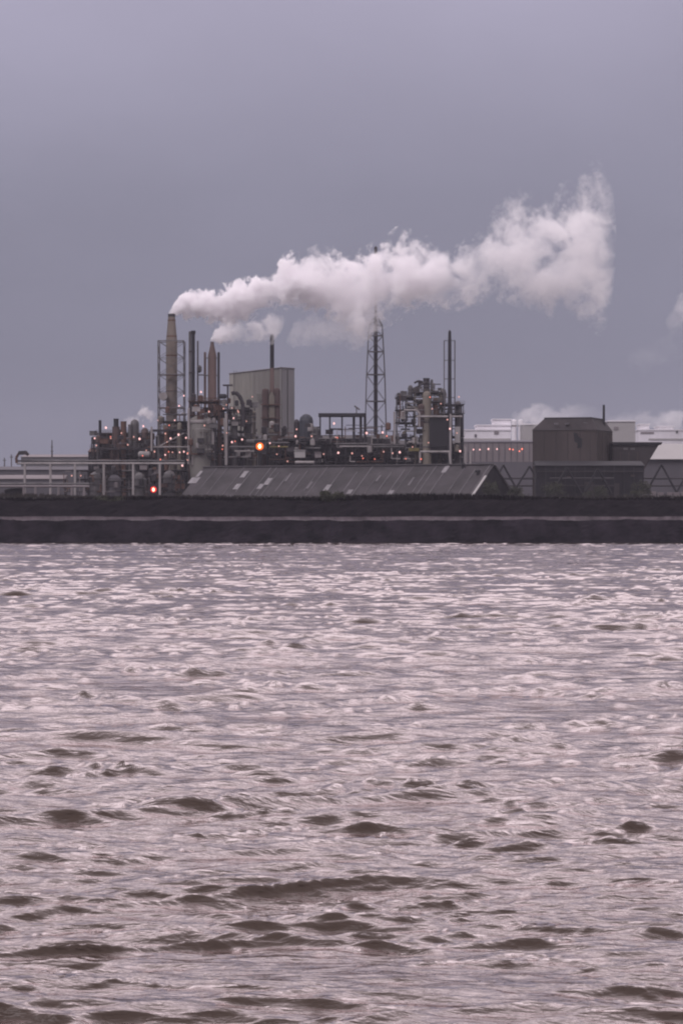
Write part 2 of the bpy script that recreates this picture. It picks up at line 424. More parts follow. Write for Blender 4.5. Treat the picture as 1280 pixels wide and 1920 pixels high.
# ------------------------------------------------------------------ ribbed storage shed
A = R(28); tdir = Vector((math.cos(A), -math.sin(A), 0)); ndir = Vector((math.sin(A), math.cos(A), 0))
ER = P(882, 936, 960); Ls = 110.0; run, rise = 17.5, 11.3
def shed_pt(s, tt, up=0.0):                              # s metres from the right end, tt 0 eave .. 1 ridge .. 2 back eave
    nrm = Vector((0, 0, 1)) * run / math.hypot(run, rise) + (-ndir if tt <= 1 else ndir) * rise / math.hypot(run, rise)
    return ER - tdir * s + ndir * run * tt + Vector((0, 0, rise * (tt if tt <= 1 else 2 - tt))) + nrm * up
sh = Thing('storage_shed', 'long low shed with huge dark ribbed roof and scattered pale sheets', 'shed', ER - tdir * Ls / 2)
def roof_slab(s0, s1, t0, t1, up0, up1):
    return [shed_pt(s0, t0, up0), shed_pt(s0, t1, up0), shed_pt(s1, t1, up0), shed_pt(s1, t0, up0)], [shed_pt(s0, t0, up1), shed_pt(s0, t1, up1), shed_pt(s1, t1, up1), shed_pt(s1, t0, up1)]
rf = MB(); rf.hexa(*roof_slab(0, Ls, -.02, 1, -.25, 0)); rf.hexa(*roof_slab(0, Ls, 2.02, 1.0001, -.25, 0))
roof = sh.part('roof', rf, M['roof'], whole=True)
rb = MB(); q = random.Random(3); s = 1.2
while s < Ls - 1:
    t0, t1 = (0, 1) if q.random() < .55 else (q.uniform(0, .25), q.uniform(.7, 1))
    wd = q.uniform(.16, .36)
    rb.hexa(*roof_slab(s, s + wd, t0, t1, .002, .12)); s += q.choice((2.2, 4.3, 6.4))
sh.part('roof_rib', rb, M['rib'], roof, whole=True)
def to_shed(px, py):                                     # photo point -> (s, t) on the front roof slope
    best = None
    for i in range(0, 220):
        for k in range(0, 41):
            p = shed_pt(i * .5, k / 40); e = (CX + p.x / p.y * F - px) ** 2 + (HY - (p.z - CZ) / p.y * F - py) ** 2
            if best is None or e < best[0]: best = (e, i * .5, k / 40)
    return best[1:]
for px, py, w, h in ((364, 902, 17, 12), (459, 890, 9, 13), (445, 914, 10, 11), (503, 903, 9, 13), (488, 913, 9, 10), (615, 915, 9, 12), (655, 923, 8, 8), (835, 880, 8, 13), (732, 924, 8, 8), (372, 888, 6, 12), (540, 896, 4, 16), (708, 897, 4, 12), (770, 903, 4, 16), (580, 910, 4, 14)):
    s, tt = to_shed(px, py); dw = w / F * 985 / math.cos(A) / 2; dh = h / 67 / 2
    sh.part('roof_panel', MB().hexa(*roof_slab(s - dw, s + dw, max(0, tt - dh), min(1, tt + dh), .002, .16)), M['patch'] if w > 5 else M['rib'], roof, 'pale roof sheet' if w > 5 else None)
sh.part('barge_board', MB().hexa(*roof_slab(-.35, .5, .08, .66,   .13, .4)), M['palegrey'], roof, 'pale board at roof end')
sh.part('ridge_vent', MB().hexa(*roof_slab(-.1, .0001, 0, 1, .0, .14)).path([shed_pt(0, 1, .25), shed_pt(Ls, 1, .25)], .3), M['dark'], roof)
gp = [ER + Vector((0, 0, -2)), ER - tdir * .15, shed_pt(.15, 1, -.3), shed_pt(.15, 2, -.3), shed_pt(.15, 2) + Vector((0, 0, -2))]
gw = MB(); off = -tdir * .4
gw.add(gp + [p + off for p in gp], [(0, 4, 3, 2, 1), (5, 6, 7, 8, 9)] + [(i, (i + 1) % 5, 5 + (i + 1) % 5, 5 + i) for i in range(5)])
sh.part('end_wall', gw, M['gable'])
fw = MB(); a, b = shed_pt(0.4, 0, -.4), shed_pt(Ls, 0, -.4)
fw.hexa([a - Vector((0, 0, 3)), b - Vector((0, 0, 3)), b + ndir * .4 - Vector((0, 0, 3)), a + ndir * .4 - Vector((0, 0, 3))], [a, b, b + ndir * .4, a + ndir * .4])
sh.part('front_wall', fw, M['dark'])
sh.part('end_trim', MB().path([shed_pt(-.1, 1, .25), shed_pt(-.1, 2, .25)], .32), M['steel'])
for px, py in ((868, 878), (896, 890)):
    s, tt = to_shed(px, py); c = shed_pt(s, tt, .1)
    sh.part('roof_ventilator', MB().lathe(c.x, c.y, [(.5, c.z - .4), (.5, c.z + .5), (.95, c.z + .7), (.8, c.z + 1.3), (.2, c.z + 1.5)], 10), M['black'])

UNITS = []
# ------------------------------------------------------------------ main chimney in its lattice cage
Y = 1110
t = Thing('industrial_chimney', 'tallest tapered concrete chimney inside a square lattice cage, trailing the main plume', 'chimney', (X(322, Y), Y, G(Y)))
k = Y / F; x = X(322, Y)
t.part('chimney_shaft', MB().lathe(x, Y, [(10.5 * k, G(Y)), (10.5 * k, Z(640, Y)), (9.8 * k, Z(632, Y)), (6.6 * k, Z(596, Y)), (6.4 * k, Z(590, Y)), (4.8 * k, Z(590, Y)), (4.8 * k, Z(593, Y))], 24), M['chimney'])
rg = MB()
for py in (602, 632, 668, 705, 735, 765):
    rr = (10.9 if py > 640 else 7 + (py - 596) * .08) * k; rg.lathe(x, Y, [(rr - .3, Z(py, Y)), (rr, Z(py, Y)), (rr, Z(py, Y) + .5), (rr - .3, Z(py, Y) + .5)], 24)
t.part('chimney_band', rg, M['rust'])
t.part('soot_rim', MB().lathe(x, Y, [(6.5 * k, Z(594, Y)), (6.75 * k, Z(594, Y)), (6.75 * k, Z(588.6, Y)), (5.2 * k, Z(588.6, Y))], 24), M['dark'])
cg = MB(); hw = 24 * k
lattice(cg, x, Y, [(hw, G(Y))] + [(hw, Z(p, Y)) for p in (800, 765, 735, 703, 672, 640)], .2, .085)
for p in (640, 703, 765):
    for sy in (-1, 1): cg.bar((x - hw, Y + sy * hw, Z(p, Y)), (x + hw, Y + sy * hw, Z(p, Y)), .18, n=4)
t.part('lattice_cage', cg, M['steel'])
wk = MB()
for p in (703, 765): wk.box(x - hw, x + hw, Y - hw, Y - hw + 1.6, Z(p, Y) - .1, Z(p, Y) + .12)
t.part('walkway_deck', wk, M['dark'])
c = P(306, 743, Y - 6); t.part('round_duct', MB().bar(c, c + Vector((0, 4, 0)), 1.5, n=18), M['pale'])
t.lamps([(345, 742), (336, 761), (328, 788), (297, 788)], Y - 6, .36)

# dark twin stack
Y = 1095; k = Y / F
t = Thing('twin_stack', 'slim dark twin flue between the caged chimney and the cone topped chimney', 'chimney', (X(360, Y), Y, G(Y)))
t.part('dark_flue', MB().lathe(X(362.5, Y), Y, [(4.2 * k, G(Y)), (3.2 * k, Z(720, Y)), (3.2 * k, Z(627, Y)), (4.4 * k, Z(626, Y)), (4.4 * k, Z(620, Y)), (2.6 * k, Z(620, Y))], 16), M['black'])
t.part('pale_flue', MB().lathe(X(356.4, Y), Y, [(2.6 * k, G(Y)), (2.6 * k, Z(622, Y)), (1.5 * k, Z(621, Y))], 14), M['steel'])
t.part('flue_clamp', MB().box(X(354, Y), X(366, Y), Y - .8, Y + .8, Z(660, Y), Z(658, Y)).box(X(354, Y), X(366, Y), Y - .8, Y + .8, Z(700, Y), Z(698, Y)), M['dark'])
t = Thing('vent_pipe', 'thin grey vent pipe with small pot, right of the dark twin flue', 'pipe', (X(371, 1100), 1100, G(1100)))
t.part('pipe', MB().path([P(371, 870, 1100), P(371, 639, 1100)], .34, 8), M['steel'])
t.part('vent_pot', MB().lathe(X(374, 1100), 1100 - .9, [(.3, Z(699, 1100)), (.9, Z(696, 1100)), (.9, Z(688, 1100)), (.3, Z(685, 1100))], 12), M['steel'])
t.part('pipe_arm', MB().path([P(371, 703, 1100), P(386, 703, 1100)], .24), M['steel'])

# cone topped chimney
Y = 1102; k = Y / F; x = X(398, Y)
t = Thing('cone_top_chimney', 'red brown chimney with conical top flanked by two thin pipes', 'chimney', (x, Y, G(Y)))
t.part('chimney_shaft', MB().lathe(x, Y, [(8.4 * k, G(Y)), (8 * k, Z(668, Y)), (7.4 * k, Z(664, Y)), (3.4 * k, Z(646, Y)), (3.2 * k, Z(641, Y)), (2 * k, Z(641, Y)), (2 * k, Z(644, Y))], 20), M['chimney_brown'])
for px, r, m in ((384.5, 2.3, 'chimney_brown'), (410, 2.4, 'dark')):
    t.part('side_pipe', MB().lathe(X(px, Y), Y, [(r * k, G(Y)), (r * k, Z(662, Y)), (r * .6 * k, Z(660, Y))], 12), M[m])
t.part('tie_beam', MB().box(X(384, Y), X(411, Y), Y - .3, Y + .3, Z(705, Y), Z(703, Y)).box(X(384, Y), X(411, Y), Y - .3, Y + .3, Z(672, Y), Z(670.6, Y)), M['steel'])

# process unit below the chimneys
t = Thing('process_unit', 'crowded pipework structure with pink lamps at the foot of the chimneys', 'process plant', (X(370, 1085), 1085, G(1085)))
deck_frame(t, 298, 352, 1082, 1096, (842, 815, 790), 3, seed=1, fm='steel')
deck_frame(t, 355, 410, 1080, 1098, (842, 806, 778, 752), 3, seed=2, fm='rust', dm='rust')
pipework(t, 60, 298, 352, 775, 862, 1080, 1096, 5)
pipework(t, 80, 352, 425, 745, 860, 1079, 1098, 6, ('rust', 'dark', 'steel', 'pale', 'rust'))
pipework(t, 45, 352, 402, 768, 862, 1071, 1077, 8, ('dark', 'rust', 'steel', 'dark', 'pale'))
t.part('reactor_vessel', MB().lathe(X(377, 1078), 1078, [(3.2, G(1078)), (4.4, Z(852, 1078)), (4.4, Z(792, 1078)), (4.0, Z(786, 1078)), (2.0, Z(780, 1078)), (.4, Z(778, 1078))], 20), M['clad_dark_shadow'])
t.part('reactor_skirt', MB().lathe(X(377, 1078), 1078, [(4.5, Z(794, 1078)), (4.75, Z(793, 1078)), (4.75, Z(789, 1078)), (4.2, Z(788, 1078))], 20), M['pale'])
vessel(t, 399, 14, 784, 1077, 'dark'); vessel(t, 412, 9, 760, 1082, 'brick')
vessel(t, 337, 9, 792, 1081, 'olive'); vessel(t, 312, 8, 800, 1080, 'rust')
for px, top, bot, w in ((354, 765, 866, 2.2), (361, 856, 868, 2.0), (424, 775, 868, 2.6), (284.5, 800, 842, 1.8)):
    t.part('pale_post', MB().bar(P(px, bot + 4, 1075), P(px, top, 1075), w / F * 1075, n=6), M['pale'])
pipe(t, [(300, 836), (346, 812)], 1079, .2, 'pale'); pipe(t, [(288, 838), (352, 838)], 1078, .28, 'pale')
t.part('roof_canopy', MB().box(X(284, 1085), X(350, 1085), 1079, 1090, Z(809, 1085), Z(806, 1085)), M['dark'])
UNITS.append((t, 298, 405, 765, 866, 1072, 12))
t.lamps([(377, 735), (374, 768), (349, 821), (358, 830), (320, 822), (335, 815), (337, 848), (345, 847), (310, 853), (342, 873)], 1074, .42)
t.lamps([(290, 847), (366, 770), (392, 772), (352, 862)], 1074, .36, 'lamp_dim')

# process unit in front of the grey tower block
t = Thing('process_unit', 'dark pipe tangle with T shaped mast and curved duct before the grey block', 'process plant', (X(445, 1080), 1080, G(1080)))
deck_frame(t, 412, 470, 1082, 1094, (848, 822, 795, 768), 3, seed=4, fm='dark')
pipework(t, 90, 408, 480, 755, 862, 1079, 1096, 9, ('dark', 'steel', 'pale', 'rust', 'dark'))
t.part('mast', MB().bar(P(427, 870, 1078), P(427, 722, 1078), .42, .32, 6).box(X(418, 1078), X(436.5, 1078), 1077.4, 1078.6, Z(724, 1078), Z(721, 1078)), M['dark'])
arc = [P(434, 738, 1080), P(441, 736, 1080), P(448, 741, 1080), P(453, 750, 1080), P(456, 762, 1080), P(456, 800, 1080)]
t.part('curved_duct', MB().path(arc, .75, 8), M['dark'])
drum(t, 412, 423, 743, 9, 1079, 'black'); vessel(t, 421, 9, 748, 1079.5, 'pale', 762)
vessel(t, 440, 11, 776, 1083, 'steel'); vessel(t, 464, 12, 760, 1088, 'clad_dark_shadow'); vessel(t, 476, 8, 770, 1086, 'olive')
pipe(t, [(431, 838), (484, 838)], 1076, .4, 'steel'); pipe(t, [(440, 846), (484, 846)], 1076, .32, 'pale')
pipe(t, [(420, 784), (423, 868)], 1076, .3, 'pale')
t.part('store_tank', MB().hdrum(P(463, 828, 1078), P(494, 828, 1078), .9), M['steel'])
UNITS.append((t, 412, 478, 750, 860, 1074, 8))
t.lamps([(435, 829), (454, 824), (438, 784), (506, 831)], 1074, .4)
t.lamps([(419, 766), (435, 765), (473, 744), (446, 770), (462, 790)], 1075, .3, 'lamp_dim')

# grey tower block
Yb = 1150
t = Thing('tower_block', 'big windowless grey clad tower block behind the brown furnace stack', 'building', (X(490, Yb), Yb, G(Yb)))
pL, pR, pB = Vector((X(430, 1192), 1192, 0)), Vector((X(527, 1145), 1145, 0)), Vector((X(552, 1152), 1152, 0))
ztop = Z(689.5, 1145)
pBL = pL + (pB - pR) * 1.0
def wall(a, b, z0, z1, th=.4):
    n = (b - a).cross(Vector((0, 0, 1))).normalized() * -th
    z0, z1 = Vector((0, 0, z0)), Vector((0, 0, z1))
    return MB().hexa([a + z0, b + z0, b + n + z0, a + n + z0], [a + z1, b + z1, b + n + z1, a + n + z1])
zb = G(Yb) - 1
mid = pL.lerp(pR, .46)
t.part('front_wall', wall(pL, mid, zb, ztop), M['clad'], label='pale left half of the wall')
t.part('front_wall', wall(mid, pR, zb, ztop), M['clad_dark_shadow'], label='right half of the wall with painted shadow')  # smeared plume and tower shadow, painted as a darker wall tone
t.part('side_wall', wall(pR + Vector((.02, .02, 0)), pB, zb, ztop), M['clad_blue'])
t.part('core', MB().hexa([Vector((p.x, p.y, zb)) for p in (pL + Vector((.6, 1, 0)), pR + Vector((0, 1, 0)), pB + Vector((-.5, 1, 0)), pBL + Vector((0, 1, 0)))], [Vector((p.x, p.y, ztop - .3)) for p in (pL + Vector((.6, 1, 0)), pR + Vector((0, 1, 0)), pB + Vector((-.5, 1, 0)), pBL + Vector((0, 1, 0)))]), M['clad_dark_shadow'])
cp = MB()
for a, b in ((pL, pR), (pR, pB)):
    cp.path([a + Vector((0, -.2, ztop)), b + Vector((0, -.2, ztop))], .28, 4)
t.part('parapet', cp, M['steel'])
sm = MB()
for i in range(1, 12):
    p = pL.lerp(pR, i / 12) + Vector((-.05, -.14, 0)); sm.bar(p + Vector((0, .06, zb)), p + Vector((0, .06, ztop)), .05, n=4)
t.part('cladding_seam', sm, M['clad'], whole=True)

tl = MB()
for o_ in (-.5, .5): p = pL.lerp(pR, .12) + Vector((o_, -.5, 0)); tl.bar(p + Vector((0, 0, zb)), p + Vector((0, 0, ztop + 1)), .1, n=4)
for i in range(60): p = pL.lerp(pR, .12) + Vector((0, -.5, zb + i * (ztop - zb) / 60)); tl.bar(p - Vector((.55, 0, 0)), p + Vector((.55, 0, 0)), .05, n=4)
t.part('ladder', tl, M['steel'])
for f_, py in ((.3, 760), (.62, 742)):
    p = pL.lerp(pR, f_); z = Z(py, Yb)
    t.part('louvre', MB().box(p.x - 1.6, p.x + 1.6, p.y - .7, p.y + .4, z - 1.2, z + 1.2), M['clad_dark_shadow'])
p = pR.lerp(pB, .5); t.part('downpipe', MB().bar(p + Vector((0, -.3, zb)), p + Vector((0, -.3, ztop - .5)), .16, n=6), M['steel'])

# furnace stack
Y = 1105; k = Y / F
t = Thing('furnace_stack', 'dark slender stack rising from two brown furnace columns before the grey block', 'chimney', (X(510, Y), Y, G(Y)))
t.part('stack_pipe', MB().lathe(X(510, Y), Y, [(4.6 * k, Z(742, Y)), (4.1 * k, Z(720, Y)), (3.6 * k, Z(636, Y)), (3 * k, Z(628, Y)), (2 * k, Z(628, Y))], 16), M['chimney_brown'])
t.part('stack_top', MB().lathe(X(510, Y), Y, [(3.7 * k, Z(690, Y)), (4.0 * k, Z(690, Y)), (3.8 * k, Z(634, Y)), (3.2 * k, Z(627, Y)), (2.1 * k, Z(627, Y))], 16), M['black'])
for px, w, tp in ((498, 14, 731), (519.5, 12, 730)):
    r = w / 2 * k
    t.part('furnace_column', MB().lathe(X(px, Y), Y - 1, [(r, G(Y)), (r, Z(tp + 6, Y)), (r * .9, Z(tp, Y)), (r * .5, Z(tp - 2, Y))], 16), M['brick'])
t.part('duct', MB().prism([(X(504, Y), Z(875, Y)), (X(516, Y), Z(875, Y)), (X(515, Y), Z(745, Y)), (X(511, Y), Z(735, Y)), (X(508, Y), Z(735, Y)), (X(504.6, Y), Z(745, Y))], Y - 2.4, Y + 2), M['olive'])
gd = MB()
for p in (760, 785, 812): gd.box(X(489, Y), X(527, Y), Y - 3.2, Y - 2.5, Z(p, Y), Z(p - 1.5, Y))
t.part('girder', gd, M['rust'])

# middle pipe rack
t = Thing('pipe_rack', 'low dark pipe rack and vessels between the grey block and the lattice flare', 'process plant', (X(610, 1090), 1090, G(1090)))
deck_frame(t, 500, 590, 1086, 1100, (852, 826), 5, seed=6, fm='dark')
deck_frame(t, 590, 745, 1088, 1102, (855, 832), 8, seed=7, fm='dark')
pipework(t, 80, 492, 600, 800, 866, 1082, 1100, 21, ('dark', 'steel', 'rust', 'pale', 'dark'))
pipework(t, 110, 590, 750, 796, 866, 1084, 1102, 22, ('dark', 'dark', 'steel', 'rust', 'pale'))
vessel(t, 574, 26, 776, 1098, 'blue', name='dark_tank'); vessel(t, 556, 10, 786, 1090, 'dark'); vessel(t, 592, 14, 800, 1092, 'steel')
t.part('canopy_roof', MB().box(X(597, 1092), X(686, 1092), 1087, 1099, Z(781, 1092), Z(775.5, 1092)), M['black'])
cpst = MB()
for px in (600, 618, 641, 663, 676, 684): cpst.bar(P(px, 860, 1092), P(px, 780, 1092), .3 if px < 660 else .5, n=5)
t.part('canopy_post', cpst, M['dark'])
t.part('sign_arm', MB().bar(P(664, 761, 1090), P(674, 768, 1090), .3, n=4).bar(P(668, 764, 1090), P(668, 776, 1090), .2, n=4), M['steel'])
for py, a, b, m in ((830, 500, 542, 'steel'), (838, 506, 540, 'yellow'), (832, 628, 690, 'steel'), (837, 636, 690, 'pale'), (834, 690, 760, 'steel'), (838, 700, 757, 'steel')):
    pipe(t, [(a, py), (b, py)], 1082, .3, m)
t.part('cabin', MB().box(X(552, 1078), X(572, 1078), 1078, 1083, Z(858, 1078), Z(845, 1078)).box(X(551, 1078), X(573, 1078), 1077.7, 1083.3, Z(844.9, 1078), Z(843.6, 1078)), M['palegrey'], label='small pale grey cabin')
t.part('cabin', MB().box(X(590, 1078), X(602, 1078), 1078, 1082, Z(858, 1078), Z(849, 1078)).box(X(589.4, 1078), X(602.6, 1078), 1077.7, 1082.3, Z(848.9, 1078), Z(847.6, 1078)), M['mauve'], label='smaller dull grey cabin')
t.part('pale_pipe', MB().hdrum(P(554, 867, 1076), P(588, 867, 1076), .55), M['pale'])
UNITS.append((t, 500, 740, 815, 862, 1079, 12))
t.lamps([(554, 818), (626, 794), (687, 812), (717, 811), (634, 849)], 1081, .46)
t.lamps([(556, 805), (584, 818), (539, 865), (719, 847), (660, 850)], 1080, .34, 'lamp_dim')

# lattice flare tower
Y = 1150; k = Y / F; x = X(704, Y)
t = Thing('flare_tower', 'tall open lattice tower around a slim flare pipe whose tip pokes above the plume', 'lattice tower', (x, Y, G(Y)))
lt = MB()
lv = [(22 * k, G(Y)), (19.5 * k, Z(800, Y)), (18.4 * k, Z(753, Y)), (17 * k, Z(703, Y)), (15 * k, Z(660, Y)), (13.4 * k, Z(630, Y)), (12 * k, Z(609, Y)), (5 * k, Z(597, Y))]
lattice(lt, x, Y, lv, .19, .08)
for w, z in lv[2:6]: lt.box(x - w, x + w, Y - w, Y - w + .5, z - .15, z + .25)
t.part('lattice_frame', lt, M['steel'])
t.part('flare_pipe', MB().lathe(x, Y, [(.75, G(Y)), (.75, Z(600, Y)), (.5, Z(590, Y)), (.45, Z(476, Y)), (.6, Z(474, Y)), (.6, Z(464, Y)), (.3, Z(462, Y))], 12), M['dark'])
pf = MB()
for p, w in ((703, 17), (753, 18), (660, 14), (611, 12)): pf.box(x - w * k * .5, x + w * k * .5, Y - w * k * .5, Y + w * k * .5, Z(p, Y), Z(p, Y) + .3)
t.part('platform', pf, M['dark'])

# right process unit
t = Thing('process_unit', 'jumbled scaffold of vessels and decks beside the tall black stack', 'process plant', (X(805, 1085), 1085, G(1085)))
deck_frame(t, 744, 778, 1088, 1102, (850, 820, 792, 768, 745), 2, seed=11, fm='steel')
deck_frame(t, 778, 826, 1084, 1100, (848, 778, 752, 735), 2, seed=12, fm='olive', dm='steel')
deck_frame(t, 826, 868, 1084, 1100, (848, 818, 775, 758), 2, seed=13, fm='steel')
pipework(t, 80, 744, 835, 738, 800, 1082, 1100, 31, ('steel', 'olive', 'dark', 'pale', 'rust'))
pipework(t, 45, 744, 800, 790, 865, 1082, 1100, 32, ('steel', 'dark', 'dark', 'pale', 'olive'))
pipework(t, 45, 822, 868, 758, 862, 1082, 1100, 33, ('steel', 'olive', 'dark', 'pale'))
pipework(t, 26, 762, 826, 716, 742, 1086, 1096, 34, ('steel', 'dark', 'dark'))
vessel(t, 800, 17, 733, 1083, 'olive'); vessel(t, 816, 10, 745, 1086, 'rust', 790); vessel(t, 789, 12, 757, 1082, 'brick', 800); vessel(t, 769, 9, 722, 1090, 'steel', 750)
vessel(t, 747, 7, 736, 1090, 'dark', 760); vessel(t, 799, 12, 709, 1090, 'dark', 740, False); vessel(t, 830, 11, 728, 1092, 'steel', 760); vessel(t, 809, 5, 711, 1091, 'steel', 740)
vessel(t, 858, 12, 752, 1088, 'steel'); vessel(t, 866, 5, 775, 1083, 'black')
pipe(t, [(776, 718), (784, 714), (792, 716)], 1088, .4, 'dark'); pipe(t, [(772, 730), (800, 716)], 1087, .35, 'dark')
t.part('furnace_box', MB().box(X(805, 1080), X(841, 1080), 1080.5, 1096, Z(838, 1080), Z(783, 1080)).box(X(807, 1080), X(839, 1080), 1081, 1095, Z(850, 1080), Z(838.1, 1080)), M['black'])
t.part('loading_frame', MB().path([P(787, 868, 1077), P(787, 847, 1077), P(842, 847, 1077), P(844, 870, 1077)], .42, 6), M['pale'])
for px, a, b in ((844, 776, 868), (739, 772, 832), (872, 838, 872), (881, 846, 872)):
    t.part('pale_post', MB().bar(P(px, b, 1078), P(px, a, 1078), .38, n=6), M['pale'])
pipe(t, [(780, 781), (866, 781)], 1080, .38, 'pale'); pipe(t, [(757, 769), (780, 769), (786, 775), (786, 800)], 1080, .35, 'pale')
t.part('crate_stack', MB().box(X(766, 1079), X(785, 1079), 1079, 1083, Z(846, 1079), Z(840, 1079)), M['yellow'])
t.part('window_panel', MB().box(X(852, 1081), X(862, 1081), 1081, 1082, Z(830, 1081), Z(800, 1081)), M['palegrey'])
UNITS.append((t, 746, 866, 740, 862, 1076, 9))
t.lamps([(749, 848), (862, 846), (843, 804)], 1077, .4)
t.lamps([(773, 838), (856, 812), (826, 757)], 1077, .3, 'lamp_dim')

Y = 1080; k = Y / F; x = X(842.5, Y)
t = Thing('black_stack', 'tall straight black stack with pale ladder cage at the right plant end', 'chimney', (x, Y, G(Y)))
t.part('stack_pipe', MB().lathe(x, Y, [(4.4 * k, G(Y)), (3.6 * k, Z(760, Y)), (3.2 * k, Z(640, Y)), (2.6 * k, Z(622, Y)), (1.2 * k, Z(619, Y))], 16), M['black'])
lc = MB(); lattice(lc, x, Y + 2, [(10 * k, Z(780, Y))] + [(10 * k, Z(p, Y)) for p in (745, 710, 675, 638)], .13, .07, False)
t.part('ladder_cage', lc, M['steel'])

# ------------------------------------------------------------------ left process unit
t = Thing('process_unit', 'smaller far left unit of squat stacks and vessels with faint steam', 'process plant', (X(230, 1120), 1120, G(1120)))
deck_frame(t, 172, 288, 1118, 1132, (858, 840), 7, seed=15, fm='dark')
deck_frame(t, 184, 284, 1120, 1130, (826, 812), 6, seed=16, fm='steel', dm='rust')
pipework(t, 130, 170, 290, 812, 862, 1114, 1130, 41, ('rust', 'dark', 'dark', 'steel', 'brick'))
for px, w, tp, m in ((188, 5.4, 788, 'black'), (218, 9.5, 785, 'black'), (232, 11, 790, 'rust'), (244, 7, 796, 'steel')):
    vessel(t, px, w, tp, 1119, m, None, False, 'squat_stack')
vessel(t, 218, 14, 800, 1118.4, 'brick', None, False); vessel(t, 253, 16, 786, 1121, 'steel'); vessel(t, 272, 14, 802, 1122, 'brick'); vessel(t, 200, 20, 812, 1123, 'brick', None, False)
t.part('long_girder', MB().box(X(184, 1114), X(345, 1114), 1114, 1116, Z(843, 1114), Z(839, 1114)), M['dark'])
t.part('pale_tank', MB().hdrum(P(262, 852, 1110), P(280, 852, 1110), 1.2), M['pale'])
UNITS.append((t, 175, 285, 815, 858, 1109, 6))
t.lamps([(178, 822), (199, 802), (269, 799), (262, 823)], 1110, .46)
t.lamps([(208, 822), (240, 834), (228, 812)], 1110, .3, 'lamp_dim')

# long pipe bridge at the left
def bridge(name, label, pxa, pxb, py, posts, Y, hgt, pm, post_bot):
    t = Thing(name, label, 'pipe bridge', (X((pxa + pxb) / 2, Y), Y, G(Y)), 'pipe bridges at the left of the plant')
    b = MB(); b.path([P(pxa, py, Y), P(pxb, py, Y)], hgt, 6); b.path([P(pxa, py, Y + 3), P(pxb, py, Y + 3)], hgt, 6)
    t.part('pipe', b, M[pm])
    c = MB()
    c.path([P(pxa, py - 5, Y + 1.5), P(pxb, py - 5, Y + 1.5)], hgt * .8, 6)
    n = int((pxb - pxa) / 9)
    for i in range(n): c.bar(P(pxa + (i + .5) * 9, py - 5, Y - .2), P(pxa + (i + .5) * 9, py, Y - .2), .09, n=4)
    t.part('walkway', c, M['steel'])
    for px in posts:
        t.part('post', MB().bar(P(px, post_bot, Y), P(px, py, Y), .42, n=6).bar(P(px, post_bot, Y + 3), P(px, py, Y + 3), .36, n=6), M[pm])
    return t
t = bridge('pipe_bridge', 'upper long pale pipe bridge leading left from the plant on tall posts', 32, 346, 869, (47, 95, 141, 195, 250, 300), 1060, .38, 'pale', 928)
t.part('end_loop', MB().path([P(32, 868, 1060), P(31, 858, 1060), P(36, 850, 1060), P(46, 848, 1060), P(54, 853, 1060)], .5, 7), M['rust'])
t.part('loading_head', MB().prism([(X(34, 1060), Z(853, 1060)), (X(36, 1060), Z(846, 1060)), (X(50, 1060), Z(845, 1060)), (X(56, 1060), Z(852, 1060))], 1058.5, 1061.5), M['dark'])
t.lamps([(152, 892), (135, 892)], 1052, .36, 'lamp_dim')
bridge('pipe_bridge', 'lower pale pipe bridge on short posts at the left edge of the field', -30, 168, 912, (-10, 45, 67, 110, 135, 158), 1010, .42, 'mauve', 936)
t = Thing('equipment_block', 'row of dark low vessels and sheds under the upper pipe bridge', 'process plant', (X(200, 1075), 1075, G(1075)))
deck_frame(t, 145, 345, 1074, 1084, (898, 882), 10, seed=18, fm='dark', rails=False)
pipework(t, 150, 120, 345, 880, 922, 1066, 1082, 51, ('dark', 'steel', 'mauve', 'dark', 'rust'))
for px, w, tp in ((180, 22, 884), (215, 26, 890), (262, 20, 886), (318, 24, 882)): vessel(t, px, w, tp, 1070, 'steel' if w < 25 else 'mauve_dark')
t = Thing('covered_store', 'dark low store under the lower pipe bridge at the far left', 'shed', (X(26, 1014), 1014, G(1014)))
t.part('wall', MB().prism([(X(9, 1014), G(1014) - 1), (X(42, 1014), G(1014) - 1), (X(42, 1014), Z(917, 1014)), (X(22, 1014), Z(917, 1014)), (X(9, 1014), Z(921, 1014))], 1014.5, 1022), M['gable'])
t.part('roof', MB().prism([(X(8, 1014), Z(921, 1014)), (X(22, 1014), Z(916.8, 1014)), (X(43, 1014), Z(916.8, 1014)), (X(43, 1014), Z(915, 1014)), (X(21.5, 1014), Z(915, 1014)), (X(8, 1014), Z(919, 1014))], 1014, 1022.5), M['dark'])
def low_block(name, label, cat, px0, px1, top, Y, dep, wm, rm, bays=0, group=None):
    """long low building: wall, slightly oversailing roof, pilasters or doors"""
    t = Thing(name, label, cat, (X((px0 + px1) / 2, Y), Y, G(Y)), group)
    a, b, zt, z0 = X(px0, Y), X(px1, Y), Z(top, Y), G(Y) - 1
    k = Y / F
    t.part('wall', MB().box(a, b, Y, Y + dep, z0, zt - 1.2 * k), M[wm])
    t.part('roof', MB().hexa([(a - .4, Y - .5, zt - 1.1 * k), (b + .4, Y - .5, zt - 1.1 * k), (b + .4, Y + dep + .5, zt - 1.1 * k), (a - .4, Y + dep + .5, zt - 1.1 * k)], [(a, Y - .2, zt), (b, Y - .2, zt), (b, Y + dep, zt + 1.5), (a, Y + dep, zt + 1.5)]), M[rm])
    if bays:
        p = MB()
        for i in range(1, bays):
            xx = a + (b - a) * i / bays; p.box(xx - .2, xx + .2, Y - .25, Y - .003, z0, zt - 2 * k)
        t.part('pilaster', p, M[rm], whole=True)
    return t
low_block('low_shed', 'long hazy grey shed behind the left pipe bridges', 'shed', -40, 205, 880, 1180, 20, 'mauve_dark', 'mauve_dark', 0)
